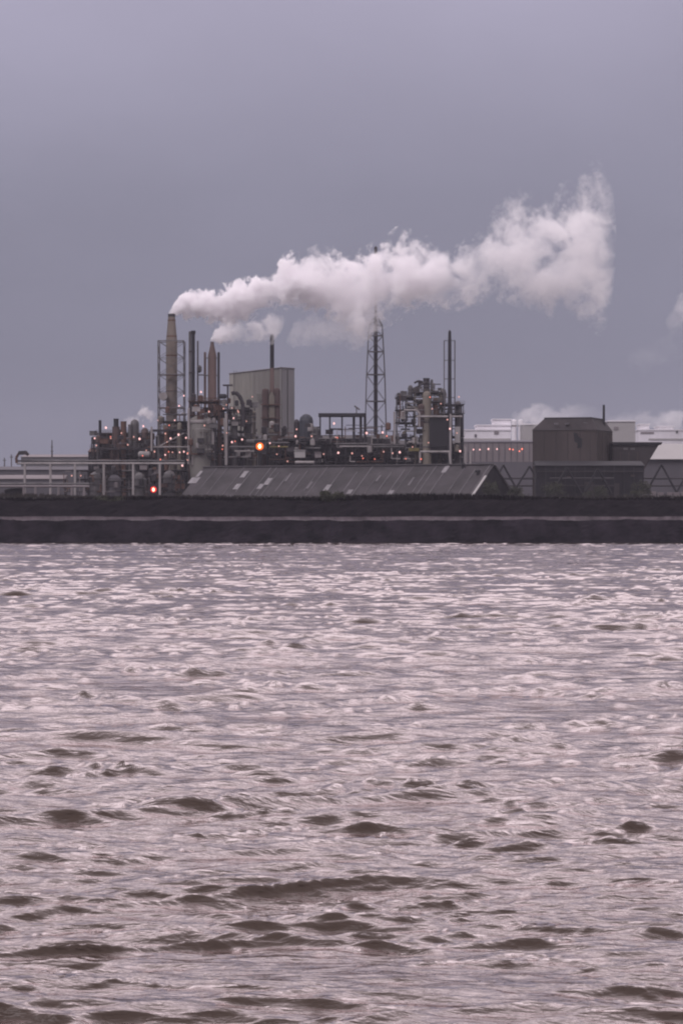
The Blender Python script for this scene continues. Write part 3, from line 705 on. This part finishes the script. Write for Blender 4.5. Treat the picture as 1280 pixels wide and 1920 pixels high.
low_block('low_shed', 'pale strip of a nearer low shed at the left edge', 'shed', -40, 120, 897, 1110, 14, 'mauve_dark', 'mauve', 0)
low_block('low_shed', 'faint flat shed far off at the left horizon', 'shed', 40, 190, 856, 1500, 20, 'farblue', 'mauve', 0)
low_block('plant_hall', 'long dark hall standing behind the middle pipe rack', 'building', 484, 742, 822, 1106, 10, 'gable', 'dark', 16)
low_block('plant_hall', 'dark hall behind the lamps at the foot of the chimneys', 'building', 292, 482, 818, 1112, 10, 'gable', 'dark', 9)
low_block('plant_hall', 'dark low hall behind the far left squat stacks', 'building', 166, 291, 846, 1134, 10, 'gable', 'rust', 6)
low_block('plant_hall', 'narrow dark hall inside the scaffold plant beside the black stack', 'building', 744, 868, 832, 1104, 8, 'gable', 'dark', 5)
t = Thing('mast', 'thin lone mast standing behind the left end of the pipe bridge', 'mast', (X(98, 1300), 1300, G(1300)))
t.part('pole', MB().bar(P(98, 880, 1300), P(98, 825, 1300), .5, .22, 8), M['steel'])
t.part('crossbar', MB().bar(P(96, 838, 1300), P(100, 838, 1300), .2, n=4).bar(P(95.5, 846, 1300), P(100.5, 846, 1300), .2, n=4), M['steel'])
for px, top, lab in ((9, 858, 'faint stubby post at the extreme left horizon'), (22, 852, 'faint taller post near the left horizon edge')):
    t = Thing('mast', lab, 'mast', (X(px, 1700), 1700, G(1700)))
    t.part('pole', MB().bar(P(px, 905, 1700), P(px, top, 1700), .55, .3, 8), M['steel'])
    t.part('crossbar', MB().bar(P(px - 3, top + 5, 1700), P(px + 3, top + 5, 1700), .25, n=4), M['steel'])

q = random.Random(77)
for t_, a, b, c, d, Yl, n_ in UNITS:
    t_.lamps([(q.uniform(a, b), q.uniform(c, d)) for _ in range(n_ // 2)], Yl, .30, 'lamp_dim')
    t_.lamps([(q.uniform(a, b), q.uniform(c, d)) for _ in range(n_ // 3)], Yl, .26, 'lamp_red')

# signal lights
def signal(px, py, Y, lens, label, r):
    c = P(px, py, Y); z0 = G(Y)
    t = Thing('signal_light', label, 'signal light', (c.x, Y, z0))
    t.part('post', MB().bar((c.x, Y + 1.1, z0 - .5), (c.x, Y + 1.1, c.z + r * 1.2), .22, .16, 8), M['dark'])
    t.part('housing', MB().box(c.x - r * 1.6, c.x + r * 1.6, Y + .45, Y + .95, c.z - r * 1.9, c.z + r * 1.9), M['black'])
    t.part('lens', MB().bar((c.x, Y + .1, c.z), (c.x, Y + .45, c.z), r * .9, r * 1.1, 16), M[lens])  # glowing disc stands in for the coloured halo around the bulb
    t.part('bulb', MB().ball((c.x, Y, c.z), r * .40, 8, 1.5), M['hot'])
signal(487, 837, 1066, 'orange_halo_lens', 'bright orange signal light above the ribbed shed roof', 1.25)
signal(288, 918, 1000, 'red_halo_lens', 'bright red signal light low at the left of the shed roof', .95)

# ------------------------------------------------------------------ brown building and hopper house
Y = 1000
b_ = R(14); fx = Vector((math.cos(b_), -math.sin(b_) * -1, 0)); fx = Vector((math.cos(b_), -math.sin(b_), 0)); fy = Vector((math.sin(b_), math.cos(b_), 0))
# corner nearest the viewer is the front right one
C0 = Vector((X(1118, 990), 990, 0)); wB, dB = 21.6, 24.0
fl = C0 - fx * wB
t = Thing('brown_building', 'big brown windowless building with sloped roof edges and a broken panel', 'building', (C0.x - 10, 1000, G(1000)))
za, ze, zt = G(990) - 1, Z(806, 990), Z(783, 990)
dirS = Vector((7.6, dB, 0)).normalized()
c4 = [fl, C0, C0 + dirS * dB, fl + dirS * dB]
up = lambda p, z: Vector((p.x, p.y, z))
cen = sum(c4, Vector()) / 4
def inset(p, d): v = (cen - p); return p + v.normalized() * d
bw = MB(); bw.hexa([up(p, za) for p in c4], [up(p, ze) for p in c4]); t.part('wall', bw, M['brown'])
rf = MB(); top4 = [fl + fx * 3.5 + dirS * 2.6, C0 - fx * 2.4 + dirS * 2.6, C0 + dirS * (dB - 2.6) - fx * 2.4, fl + dirS * (dB - 2.6) + fx * 3.5]
oh = [p + (p - cen).normalized() * .3 for p in c4]
rf.hexa([up(p, ze + .01) for p in oh], [up(p, zt) for p in top4]); roof = t.part('roof', rf, M['brown_roof'])
t.part('roof_rim', MB().path([up(p, zt) for p in top4 + top4[:1]], .28, 4), M['black'], roof)
rs_ = MB()
for i in range(1, 9):
    p = C0.lerp(C0 + dirS * dB, i / 9) + Vector((.1, -.05, 0)); rs_.bar(up(p, za), up(p, ze - .3), .2, n=4)
t.part('wall_rib', rs_, M['brown_side'], whole=True)
sp = MB()
for i in (.18, .36, .55, .74, .9):
    p = fl.lerp(C0, i) + Vector((0, -.04, 0)); sp.bar(up(p, za), up(p, ze - .2), .09, n=4)
t.part('wall_seam', sp, M['brown_roof'], whole=True)
hole = [(1074, 811), (1081, 812), (1084, 819), (1091, 823), (1090, 839), (1081, 841), (1082, 831), (1076, 828)]
fnY = lambda px: 990 + (1118 - px) / 118 * 5.2 - .12
hv = [P(px, py, fnY(px)) for px, py in hole]; n_ = len(hv)
t.part('broken_panel', MB().add(hv + [v + Vector((0, .1, 0)) for v in hv], [tuple(range(n_ - 1, -1, -1)), tuple(range(n_, 2 * n_))] + [(i, (i + 1) % n_, n_ + (i + 1) % n_, n_ + i) for i in range(n_)]), M['black'])
for px in (1042, 1062, 1097):
    t.part('roof_light', MB().box(X(px - 4, 993), X(px + 4, 993), 992.2, 993.2, Z(796, 993), Z(792.5, 993)), M['rib'], roof)
t.part('vent_pipe', MB().bar(P(1131, 800, 1006), P(1131, 759, 1006), .48, .4, 8), M['black'])
t.part('side_door', MB().box(X(1030, 985), X(1042, 985), 990.5, 994, za, Z(905, 985)), M['gable'])

Y = 1004
t = Thing('hopper_house', 'dark flared hopper house with oversailing flat roof, right of the brown building', 'building', (X(1185, Y), Y, G(Y)))
t.part('wall', MB().prism([(X(1147, Y), G(Y) - 1), (X(1203, Y), G(Y) - 1), (X(1207, Y), Z(880, Y)), (X(1217, Y), Z(862, Y)), (X(1234, Y), Z(834, Y)), (X(1147, Y), Z(834, Y))], Y, Y + 14), M['brown_roof'])
t.part('roof', MB().prism([(X(1146, Y), Z(834, Y)), (X(1238, Y), Z(834, Y)), (X(1241, Y), Z(829, Y)), (X(1146, Y), Z(829, Y))], Y - .6, Y + 14.6), M['black'])
t.part('window', MB().box(X(1168, Y), X(1176, Y), Y - .12, Y + .1, Z(843.5, Y), Z(839.5, Y)).box(X(1181, Y), X(1189, Y), Y - .12, Y + .1, Z(843.5, Y), Z(839.5, Y)), M['steel'])
st_ = MB()
for px in (1162, 1178, 1194): st_.box(X(px, Y) - .15, X(px, Y) + .15, Y - .2, Y - .003, G(Y) - 1, Z(848, Y))
t.part('wall_rib', st_, M['brown'], whole=True)

# dark lean-to along the foot of the brown building
t = low_block('lean_to_shed', 'long dark flat roofed lean-to across the foot of the brown building', 'shed', 1004, 1206, 872, 976, 9, 'gable', 'black', 11)
for px, w_, tp in ((1034, 12, 908), (1096, 16, 904), (1150, 10, 906)):
    t.part('door', MB().box(X(px, 976), X(px + w_, 976), 975.6, 976.1, G(976) - 1, Z(tp, 976)), M['brown_roof'])
for px, py in ((1062, 893), (1126, 896), (1182, 890)):
    t.part('wall_vent', MB().box(X(px, 976), X(px + 7, 976), 975.55, 976.1, Z(py + 4, 976), Z(py, 976)), M['brown'])
t.part('cable_tray', MB().bar(P(1006, 884, 975.2), P(1205, 884, 975.2), .14, n=5), M['brown_roof'])
Y = 975
def trestle(label, aps, px0, px1, Yt):
    t = Thing('open_trestle', label, 'trestle', (X((px0 + px1) / 2, Yt), Yt, G(Yt)), 'open dark trestles beside the brown building')
    for ap, top, hw in aps:
        for dy in (0, 3.5):
            t.part('leg_frame', MB().path([P(ap - hw, 926, Yt + dy), P(ap, top, Yt + dy), P(ap + hw, 926, Yt + dy)], .34, 5).bar(P(ap - hw * .5, 898, Yt + dy), P(ap + hw * .5, 898, Yt + dy), .22, n=5), M['black'])
    t.part('rail', MB().bar(P(px0, 897, Yt + 1.7), P(px1, 897, Yt + 1.7), .3, n=5), M['dark'])
    t.part('rail', MB().bar(P(px0, 911, Yt + 4), P(px1, 911, Yt + 4), .25, n=5), M['dark'])
trestle('open dark trestle of slanted legs between the shed end and the brown building', [(943, 872, 30), (992, 874, 32)], 925, 1020, 992)
trestle('open dark trestle of slanted legs before the middle of the lean-to shed', [(1062, 876, 28), (1120, 878, 26)], 1030, 1150, 968)
trestle('open dark trestle of slanted legs below the flared hopper house at right edge', [(1239, 871, 30), (1294, 875, 28)], 1205, 1330, 978)
for px in (1200, 1218, 1232, 1250, 1262, 1276):
    t.part('pale_base', MB().box(X(px, Y - 2), X(px + 11, Y - 2), Y - 2, Y - .6, G(Y) - .3, Z(921 + (px % 3), Y - 2)), M['mauve'])

# field fence posts on the near field
fp = Thing('post_fence', 'thin post and wire fence along the field edge on the right', 'fence', (X(1080, 930), 930, G(930)))
for i in range(28):
    px = 900 + i * 15
    fp.part('post', MB().box(X(px, 930) - .1, X(px, 930) + .1, 929.9, 930.1, G(930) - .3, G(930) + 1.35), M['dark'])
fp.part('wire', MB().path([(X(900, 930), 930.2, G(930) + 1.2), (X(1305, 930), 930.2, G(930) + 1.2)], .03, 4).path([(X(900, 930), 930.2, G(930) + .7), (X(1305, 930), 930.2, G(930) + .7)], .03, 4), M['dark'])

# ------------------------------------------------------------------ distant pale works on the right
t = low_block('long_wall_building', 'long mauve grey hall with a row of small lamps, left of the brown building', 'building', 866, 1003, 828, 1500, 30, 'mauve', 'mauve_dark', 12)
t.part('base_course', MB().box(X(868, 1498), X(1001, 1498), 1498.5, 1499.5, G(1498), Z(866, 1498)), M['mauve_dark'])
t.lamps([(887, 843), (899, 843), (915, 842), (931, 842)], 1496, .52)
t.lamps([(955, 842), (961, 843), (973, 846), (978, 842)], 1496, .5, 'lamp_red')
t.part('doorway', MB().box(X(878, 1496), X(882, 1496), 1498.7, 1499.7, G(1498), Z(848, 1498)), M['dark'])
Yf = 2100
def far_block(label, rects, wm='white', name='white_works', cat='building', Y=Yf, extras=()):
    t = Thing(name, label, cat, (X((rects[0][0] + rects[0][1]) / 2, Y), Y, G(Y)))
    for i, (a, b, top, dep) in enumerate(rects):
        y0 = Y + i * 3
        t.part('wall', MB().box(X(a, y0), X(b, y0), y0, y0 + dep, G(Y) - 1, Z(top, y0) - .5), M[wm])
        t.part('roof', MB().box(X(a, y0) - .6, X(b, y0) + .6, y0 - .6, y0 + dep + .6, Z(top, y0) - .49, Z(top, y0) + .35), M['white'])
    for a, b, top, bot, m in extras:
        t.part('panel', MB().box(X(a, Y), X(b, Y), Y - .5, Y - .003, Z(bot, Y), Z(top, Y)), M[m])
    return t
t = far_block('far white stepped works hall with flat roofs, right of the scaffold plant', [(868, 957, 806, 30), (893, 957, 797, 30), (924, 957, 786, 24)], extras=[(889, 893, 814, 820, 'mauve_dark'), (926, 934, 808, 814, 'mauve'), (868, 957, 822, 827, 'palegrey')])
Y = 2060
for px, w, top, lab in ((963, 10, 786, 'slim far white silo beside the stepped white hall'), (975, 9, 786, 'slim far white silo nearer the pale grey block')):
    tt = Thing('silo', lab, 'silo', (X(px, Y), Y, G(Y)), 'white silos beside the far hall')
    r = w / 2 / F * Y
    tt.part('shell', MB().lathe(X(px, Y), Y, [(r, G(Y)), (r, Z(top + 3, Y)), (r * .7, Z(top + .8, Y)), (r * .2, Z(top, Y))], 18), M['white'])
    tt.part('band', MB().lathe(X(px, Y), Y, [(r, Z(800, Y)), (r * 1.06, Z(800, Y)), (r * 1.06, Z(797, Y)), (r, Z(797, Y))], 18), M['mauve'])
far_block('far pale grey block just left of the brown building', [(979, 1012, 795, 30)], 'palegrey', Y=2000)
far_block('far pale grey block peeping out right of the brown building', [(1140, 1190, 789, 30)], 'palegrey', Y=1900, extras=[(1150, 1158, 800, 806, 'mauve')])
far_block('far white tank farm buildings at the right edge above the grey roof', [(1196, 1300, 806, 40), (1200, 1216, 795, 30), (1234, 1262, 799, 30)], 'white', Y=2200, extras=[(1200, 1225, 810, 813, 'mauve'), (1266, 1270, 806, 812, 'mauve_dark'), (1215, 1300, 822, 825, 'palegrey')])
t = Thing('grey_roof_hall', 'broad pale grey roof of a hall at the right edge behind the hopper house', 'building', (X(1270, 1300), 1300, G(1300)))
t.part('wall', MB().box(X(1200, 1300), X(1330, 1300), 1302, 1330, G(1300) - 1, Z(861, 1300)), M['mauve_dark'])
t.part('roof', MB().hexa([(X(1196, 1300), 1300, Z(861, 1300)), (X(1334, 1300), 1300, Z(861, 1300)), (X(1334, 1300), 1332, Z(861, 1300)), (X(1196, 1300), 1332, Z(861, 1300))], [(X(1206, 1300), 1314, Z(832, 1314)), (X(1334, 1300), 1314, Z(832, 1314)), (X(1334, 1300), 1318, Z(832, 1314)), (X(1206, 1300), 1318, Z(832, 1314))]), M['palegrey'])

# ------------------------------------------------------------------ smoke and steam
def plume(name, label, cat, pts, Y, dens, nscale, amp=.8, step=.9, dep=.9, soft=.26, col=(.992, .98, .992), group=None, aniso=.15, thr=(.42, .58)):
    """pts: (px, top, bottom) outline rows; dens: (px, density per metre). A closed hull filled with billowing vapour."""
    pts = sorted(pts); px = np.array([p[0] for p in pts], float)
    cz = np.array([Z((p[1] + p[2]) / 2, Y) for p in pts]); rr = np.array([max(.6, (p[2] - p[1]) / 2 / F * Y) for p in pts])
    xs = np.array([X(p, Y) for p in px]); x0, x1 = xs[0], xs[-1]
    zmin, zmax = cz.min() - 1, cz.max() + 1; rmax = rr.max() * 1.02
    dmax = max(d for _, d in dens)
    n = max(24, int((x1 - x0) / 1.6)); m = 20
    loc = Vector(((x0 + x1) / 2, Y, cz[0]))
    mb = MB(); q = np.random.RandomState(int(px[0]))
    gx = np.linspace(x0, x1, n); gc = np.interp(gx, xs, cz); gr = np.interp(gx, xs, rr)
    phs = q.uniform(0, 6.28, 6)
    for i in range(n):
        for j in range(m):
            a = 2 * math.pi * j / m
            w = 1.2 + .04 * math.sin(3 * a + gx[i] * .5 + phs[0]) + .03 * math.sin(5 * a - gx[i] * .9 + phs[1])
            e = min(1, .25 + min(i, n - 1 - i) * .4)
            mb.v.append((gx[i], Y + math.cos(a) * gr[i] * w * dep * e, gc[i] + math.sin(a) * gr[i] * w * e))
    mb.f = [(i * m + j, i * m + (j + 1) % m, (i + 1) * m + (j + 1) % m, (i + 1) * m + j) for i in range(n - 1) for j in range(m)]
    mb.f += [tuple(range(m - 1, -1, -1)), tuple(range((n - 1) * m, n * m))]
    mt = bpy.data.materials.new(name + '_vapour'); mt.use_nodes = True
    nt = mt.node_tree; nt.nodes.clear(); N = nt.nodes.new; L = nt.links.new
    out = N('ShaderNodeOutputMaterial'); pv = N('ShaderNodeVolumePrincipled')
    pv.inputs['Color'].default_value = (*col, 1); pv.inputs['Anisotropy'].default_value = aniso
    L(pv.outputs[0], out.inputs['Volume'])
    def math_(op, a, b=None, c=None):
        nd = N('ShaderNodeMath'); nd.operation = op
        for i, v in enumerate((a, b, c)):
            if v is None: continue
            if isinstance(v, (int, float)): nd.inputs[i].default_value = v
            else: L(v, nd.inputs[i])
        return nd.outputs[0]
    def mapr(v, a, b, c, d, smooth=False):
        nd = N('ShaderNodeMapRange'); nd.interpolation_type = 'SMOOTHSTEP' if smooth else 'LINEAR'; nd.clamp = True
        for i, w in enumerate((v, a, b, c, d)):
            if isinstance(w, (int, float)): nd.inputs[i].default_value = w
            else: L(w, nd.inputs[i])
        return nd.outputs[0]
    def curve(v, xs_, ys_):
        nd = N('ShaderNodeFloatCurve'); c = nd.mapping.curves[0]
        for i, (a, b) in enumerate(zip(xs_, ys_)):
            if i == 0: c.points[0].location = (a, b)
            elif i == len(xs_) - 1: c.points[-1].location = (a, b)
            else: c.points.new(a, b)
        for p in c.points: p.handle_type = 'AUTO_CLAMPED' if hasattr(p, 'handle_type') else p.handle_type
        nd.mapping.update(); L(v, nd.inputs['Value']); return nd.outputs[0]
    g = N('ShaderNodeNewGeometry'); pos = g.outputs['Position']
    no = N('ShaderNodeTexNoise'); no.inputs['Scale'].default_value = nscale; no.inputs['Detail'].default_value = 5; no.inputs['Roughness'].default_value = .7
    L(pos, no.inputs['Vector'])
    sep = N('ShaderNodeSeparateXYZ'); L(pos, sep.inputs[0])
    nb = N('ShaderNodeTexNoise'); nb.inputs['Scale'].default_value = nscale * 2.9; nb.inputs['Detail'].default_value = 3; L(pos, nb.inputs['Vector'])
    sb = N('ShaderNodeSeparateXYZ'); L(nb.outputs['Color'], sb.inputs[0])
    sn = N('ShaderNodeSeparateXYZ'); L(no.outputs['Color'], sn.inputs[0])
    un = mapr(sep.outputs[0], x0, x1, 0, 1)
    tn = [(v - x0) / (x1 - x0) for v in xs]
    r0 = math_('MULTIPLY', curve(un, tn, [v / rmax for v in rr]), rmax)
    fine = mapr(un, 0, .35, .85, .25)
    # swirl the sample point with the noise, by a share of the local radius
    def warp(comp, i, share): return math_('ADD', sep.outputs[comp], math_('MULTIPLY', math_('MULTIPLY', math_('ADD', math_('MULTIPLY', math_('SUBTRACT', sb.outputs[i], .5), fine), math_('SUBTRACT', sn.outputs[i], .5)), r0), math_('MULTIPLY', mapr(un, .62, 1, 1, .62), amp * 3.4 * share)))
    wx, wy, wz = warp(0, 0, .25), warp(1, 1, 1), warp(2, 2, 1)
    u = mapr(wx, x0, x1, 0, 1)
    r = math_('MULTIPLY', curve(u, tn, [v / rmax for v in rr]), rmax)
    c_ = math_('ADD', math_('MULTIPLY', curve(u, tn, [(v - zmin) / (zmax - zmin) for v in cz]), zmax - zmin), zmin)
    a1 = math_('DIVIDE', math_('SUBTRACT', wz, c_), r); a2 = math_('DIVIDE', math_('SUBTRACT', wy, Y), math_('MULTIPLY', r, dep))
    d = math_('SQRT', math_('ADD', math_('MULTIPLY', a1, a1), math_('MULTIPLY', a2, a2)))
    body = mapr(d, .9, .9 - soft, 0, 1, True)
    n2 = N('ShaderNodeTexNoise'); n2.inputs['Scale'].default_value = nscale * .5; n2.inputs['Detail'].default_value = 5; n2.inputs['Distortion'].default_value = .8
    m2 = N('ShaderNodeMapping'); m2.inputs['Location'].default_value = (37, 11, 5); L(pos, m2.inputs['Vector']); L(m2.outputs[0], n2.inputs['Vector'])
    holes = mapr(n2.outputs['Fac'], thr[0], thr[1], 0, 1, True)
    dn = math_('MULTIPLY', curve(un, [(X(a, Y) - x0) / (x1 - x0) for a, _ in dens], [b / dmax for _, b in dens]), dmax)
    ends = math_('MULTIPLY', mapr(un, 0, .012, .3, 1), mapr(un, 1, .96, 0, 1))
    # young vapour by the mouth is unbroken, older vapour is torn
    age = mapr(un, .0, .5, 1, 0)
    hol = math_('MAXIMUM', math_('MAXIMUM', math_('SUBTRACT', holes, mapr(un, .6, 1, 0, .32)), 0), math_('MULTIPLY', age, .8))
    L(math_('MULTIPLY', math_('MULTIPLY', math_('MULTIPLY', body, hol), ends), dn), pv.inputs['Density'])
    mt.cycles.volume_step_rate = step
    o = mb.build(name, mt, None, loc)
    return solo(o, label, cat, group)
main = [(316, 583, 594), (326, 566, 597), (345, 551, 601), (365, 545, 600), (385, 543, 604), (405, 544, 608), (425, 533, 610), (450, 525, 606), (480, 519, 592), (512, 513, 580), (528, 484, 576), (560, 473, 580), (600, 468, 592), (640, 480, 612), (675, 480, 640), (700, 468, 630), (725, 450, 604), (752, 438, 588), (790, 446, 580), (820, 466, 582), (850, 468, 580), (880, 452, 578), (910, 424, 566), (940, 372, 562), (970, 366, 576), (1000, 380, 590), (1030, 374, 594), (1056, 360, 588), (1082, 340, 600), (1100, 306, 612), (1114, 300, 618), (1128, 316, 616), (1142, 338, 570), (1158, 400, 500)]
plume('smoke_plume', 'long billowing white plume blowing right from the tallest caged chimney', 'smoke', main, 1112,
      [(316, 1.8), (350, 1.4), (430, 1.0), (520, .8), (640, .55), (760, .50), (850, .24), (950, .12), (1060, .17), (1154, .16)], .15, step=.15)
plume('steam_plume', 'smaller white plume drifting right from the cone topped chimney', 'steam',
      [(394, 634, 644), (402, 616, 645), (415, 606, 646), (440, 603, 645), (470, 602, 646), (490, 592, 647), (512, 582, 644), (526, 584, 626), (536, 590, 608)], 1103,
      [(394, 1.6), (415, .9), (470, .45), (536, .12)], .2, step=.16)
plume('steam_wisp', 'torn thin steam hanging under the main plume left of the flare tower', 'steam',
      [(536, 628, 652), (555, 600, 656), (590, 584, 652), (630, 580, 652), (665, 585, 660), (690, 585, 645), (720, 592, 620)], 1106,
      [(536, .08), (600, .11), (665, .09), (720, .05)], .12, step=.2)
plume('steam_wisp', 'bit of torn white steam cut by the right edge of the picture', 'steam',
      [(1246, 590, 616), (1262, 566, 622), (1285, 545, 620), (1320, 520, 610)], 1500, [(1246, .02), (1275, .06), (1320, .06)], .08, step=.3)
plume('steam_wisp', 'faint thin steam low on the sky at the right edge', 'steam',
      [(1170, 668, 692), (1200, 640, 700), (1240, 620, 690), (1290, 600, 690), (1320, 600, 680)], 1520, [(1170, .004), (1240, .012), (1320, .016)], .07, step=.4)
plume('steam_wisp', 'little curl of steam above the far left squat stacks', 'steam',
      [(226, 788, 800), (245, 778, 800), (258, 772, 794), (268, 760, 790), (280, 764, 794), (300, 780, 802)], 1126, [(226, .06), (262, .5), (280, .3), (300, .06)], .3, step=.3)
plume('steam_bank', 'low bank of pale steam drifting over the far white works behind the brown building', 'steam',
      [(955, 772, 800), (985, 758, 806), (1030, 760, 812), (1080, 756, 815), (1140, 764, 815), (1200, 760, 812), (1250, 764, 812), (1330, 760, 812)], 1960, [(955, .02), (1010, .10), (1060, .09), (1130, .03), (1180, .03), (1250, .08), (1330, .09)], .05, step=.4)

# haze: one closed box of even air round everything
hz = MB().box(-2900, 2900, -60, 5700, -3.5, 200).build('haze', M['lamp'])
mh = bpy.data.materials.new('haze_air'); mh.use_nodes = True; nt = mh.node_tree; nt.nodes.clear()
o_ = nt.nodes.new('ShaderNodeOutputMaterial'); v_ = nt.nodes.new('ShaderNodeVolumePrincipled')
v_.inputs['Color'].default_value = (.78, .78, .90, 1); v_.inputs['Density'].default_value = .00005; v_.inputs['Anisotropy'].default_value = 0.0
nt.links.new(v_.outputs[0], o_.inputs['Volume']); mh.cycles.homogeneous_volume = True
hz.data.materials.clear(); hz.data.materials.append(mh); kind(hz, 'stuff')

# ------------------------------------------------------------------ light
SE, SA = 46.0, -35.0                                     # sun elevation; bearing from behind the viewer, to the left
w = bpy.data.worlds.new('World'); sc.world = w; w.use_nodes = True
nt = w.node_tree; bg = nt.nodes['Background']; L = nt.links.new
tc = nt.nodes.new('ShaderNodeTexCoord'); sx = nt.nodes.new('ShaderNodeSeparateXYZ'); L(tc.outputs['Generated'], sx.inputs[0])
rp = nt.nodes.new('ShaderNodeValToRGB'); e = rp.color_ramp.elements
stops = [(0.0, (.188, .188, .248)), (.05, (.214, .213, .283)), (.11, (.276, .269, .358)), (.175, (.405, .380, .505)), (.25, (.45, .41, .47)), (.34, (.54, .48, .53)), (.45, (1.58, 1.38, 1.47)), (.62, (1.80, 1.59, 1.69)), (1.0, (.90, .81, .88))]
e[0].position, e[0].color = stops[0][0], (*stops[0][1], 1); e[1].position, e[1].color = 1.0, (*stops[-1][1], 1)
for p, c in stops[1:-1]:
    k_ = e.new(p); k_.color = (*c, 1)
mpn = nt.nodes.new('ShaderNodeMapping'); mpn.inputs['Scale'].default_value = (1, 1, 2.2); L(tc.outputs['Generated'], mpn.inputs[0])
cn = nt.nodes.new('ShaderNodeTexNoise'); cn.inputs['Scale'].default_value = 5.5; cn.inputs['Detail'].default_value = 7; L(mpn.outputs[0], cn.inputs['Vector'])
cm = nt.nodes.new('ShaderNodeMapRange'); cm.inputs[1].default_value = .25; cm.inputs[2].default_value = .75; cm.inputs[3].default_value = .90; cm.inputs[4].default_value = 1.10
L(cn.outputs['Fac'], cm.inputs[0])
zz = nt.nodes.new('ShaderNodeMath'); zz.operation = 'ADD'; zz.inputs[1].default_value = 0; L(sx.outputs[2], zz.inputs[0]); L(zz.outputs[0], rp.inputs['Fac'])
mul = nt.nodes.new('ShaderNodeMix'); mul.data_type = 'RGBA'; mul.blend_type = 'MULTIPLY'; mul.inputs['Factor'].default_value = 1
L(rp.outputs['Color'], mul.inputs['A']); L(cm.outputs[0], mul.inputs['B'])
sky = nt.nodes.new('ShaderNodeTexSky'); sky.sky_type = 'NISHITA'; sky.sun_disc = False
sky.sun_elevation = R(SE); sky.sun_rotation = R(180 + SA); sky.dust_density = 6; sky.air_density = 1.5
bg2 = nt.nodes.new('ShaderNodeBackground'); bg2.inputs['Strength'].default_value = .05; L(sky.outputs[0], bg2.inputs['Color'])
L(mul.outputs['Result'], bg.inputs['Color']); bg.inputs['Strength'].default_value = 1.0
mx = nt.nodes.new('ShaderNodeMixShader'); mx.inputs[0].default_value = .06      # a little clear sky through the overcast
L(bg.outputs[0], mx.inputs[1]); L(bg2.outputs[0], mx.inputs[2]); L(mx.outputs[0], nt.nodes['World Output'].inputs['Surface'])

sd = bpy.data.lights.new('sun', 'SUN'); sd.energy = 1.25; sd.angle = R(26); sd.color = (.98, .95, 1)
so = bpy.data.objects.new('sun', sd); COL.objects.link(so)
dirv = Vector((math.sin(R(SA)) * math.cos(R(SE)), -math.cos(R(SA)) * math.cos(R(SE)), math.sin(R(SE))))   # towards the sun
so.rotation_euler = dirv.to_track_quat('Z', 'Y').to_euler(); so.location = (-60, -40, 90)

vs = sc.view_settings; vs.view_transform = 'Standard'; vs.look = 'None'; vs.exposure = 0; vs.gamma = 1
sc.render.engine = 'CYCLES'
cy = sc.cycles
cy.max_bounces = 12; cy.diffuse_bounces = 3; cy.glossy_bounces = 3; cy.volume_bounces = 10; cy.transparent_max_bounces = 16
cy.use_adaptive_sampling = True; cy.adaptive_threshold = .015; cy.use_denoising = True
cy.volume_max_steps = 512; cy.filter_width = 2.1; cy.sample_clamp_indirect = 6
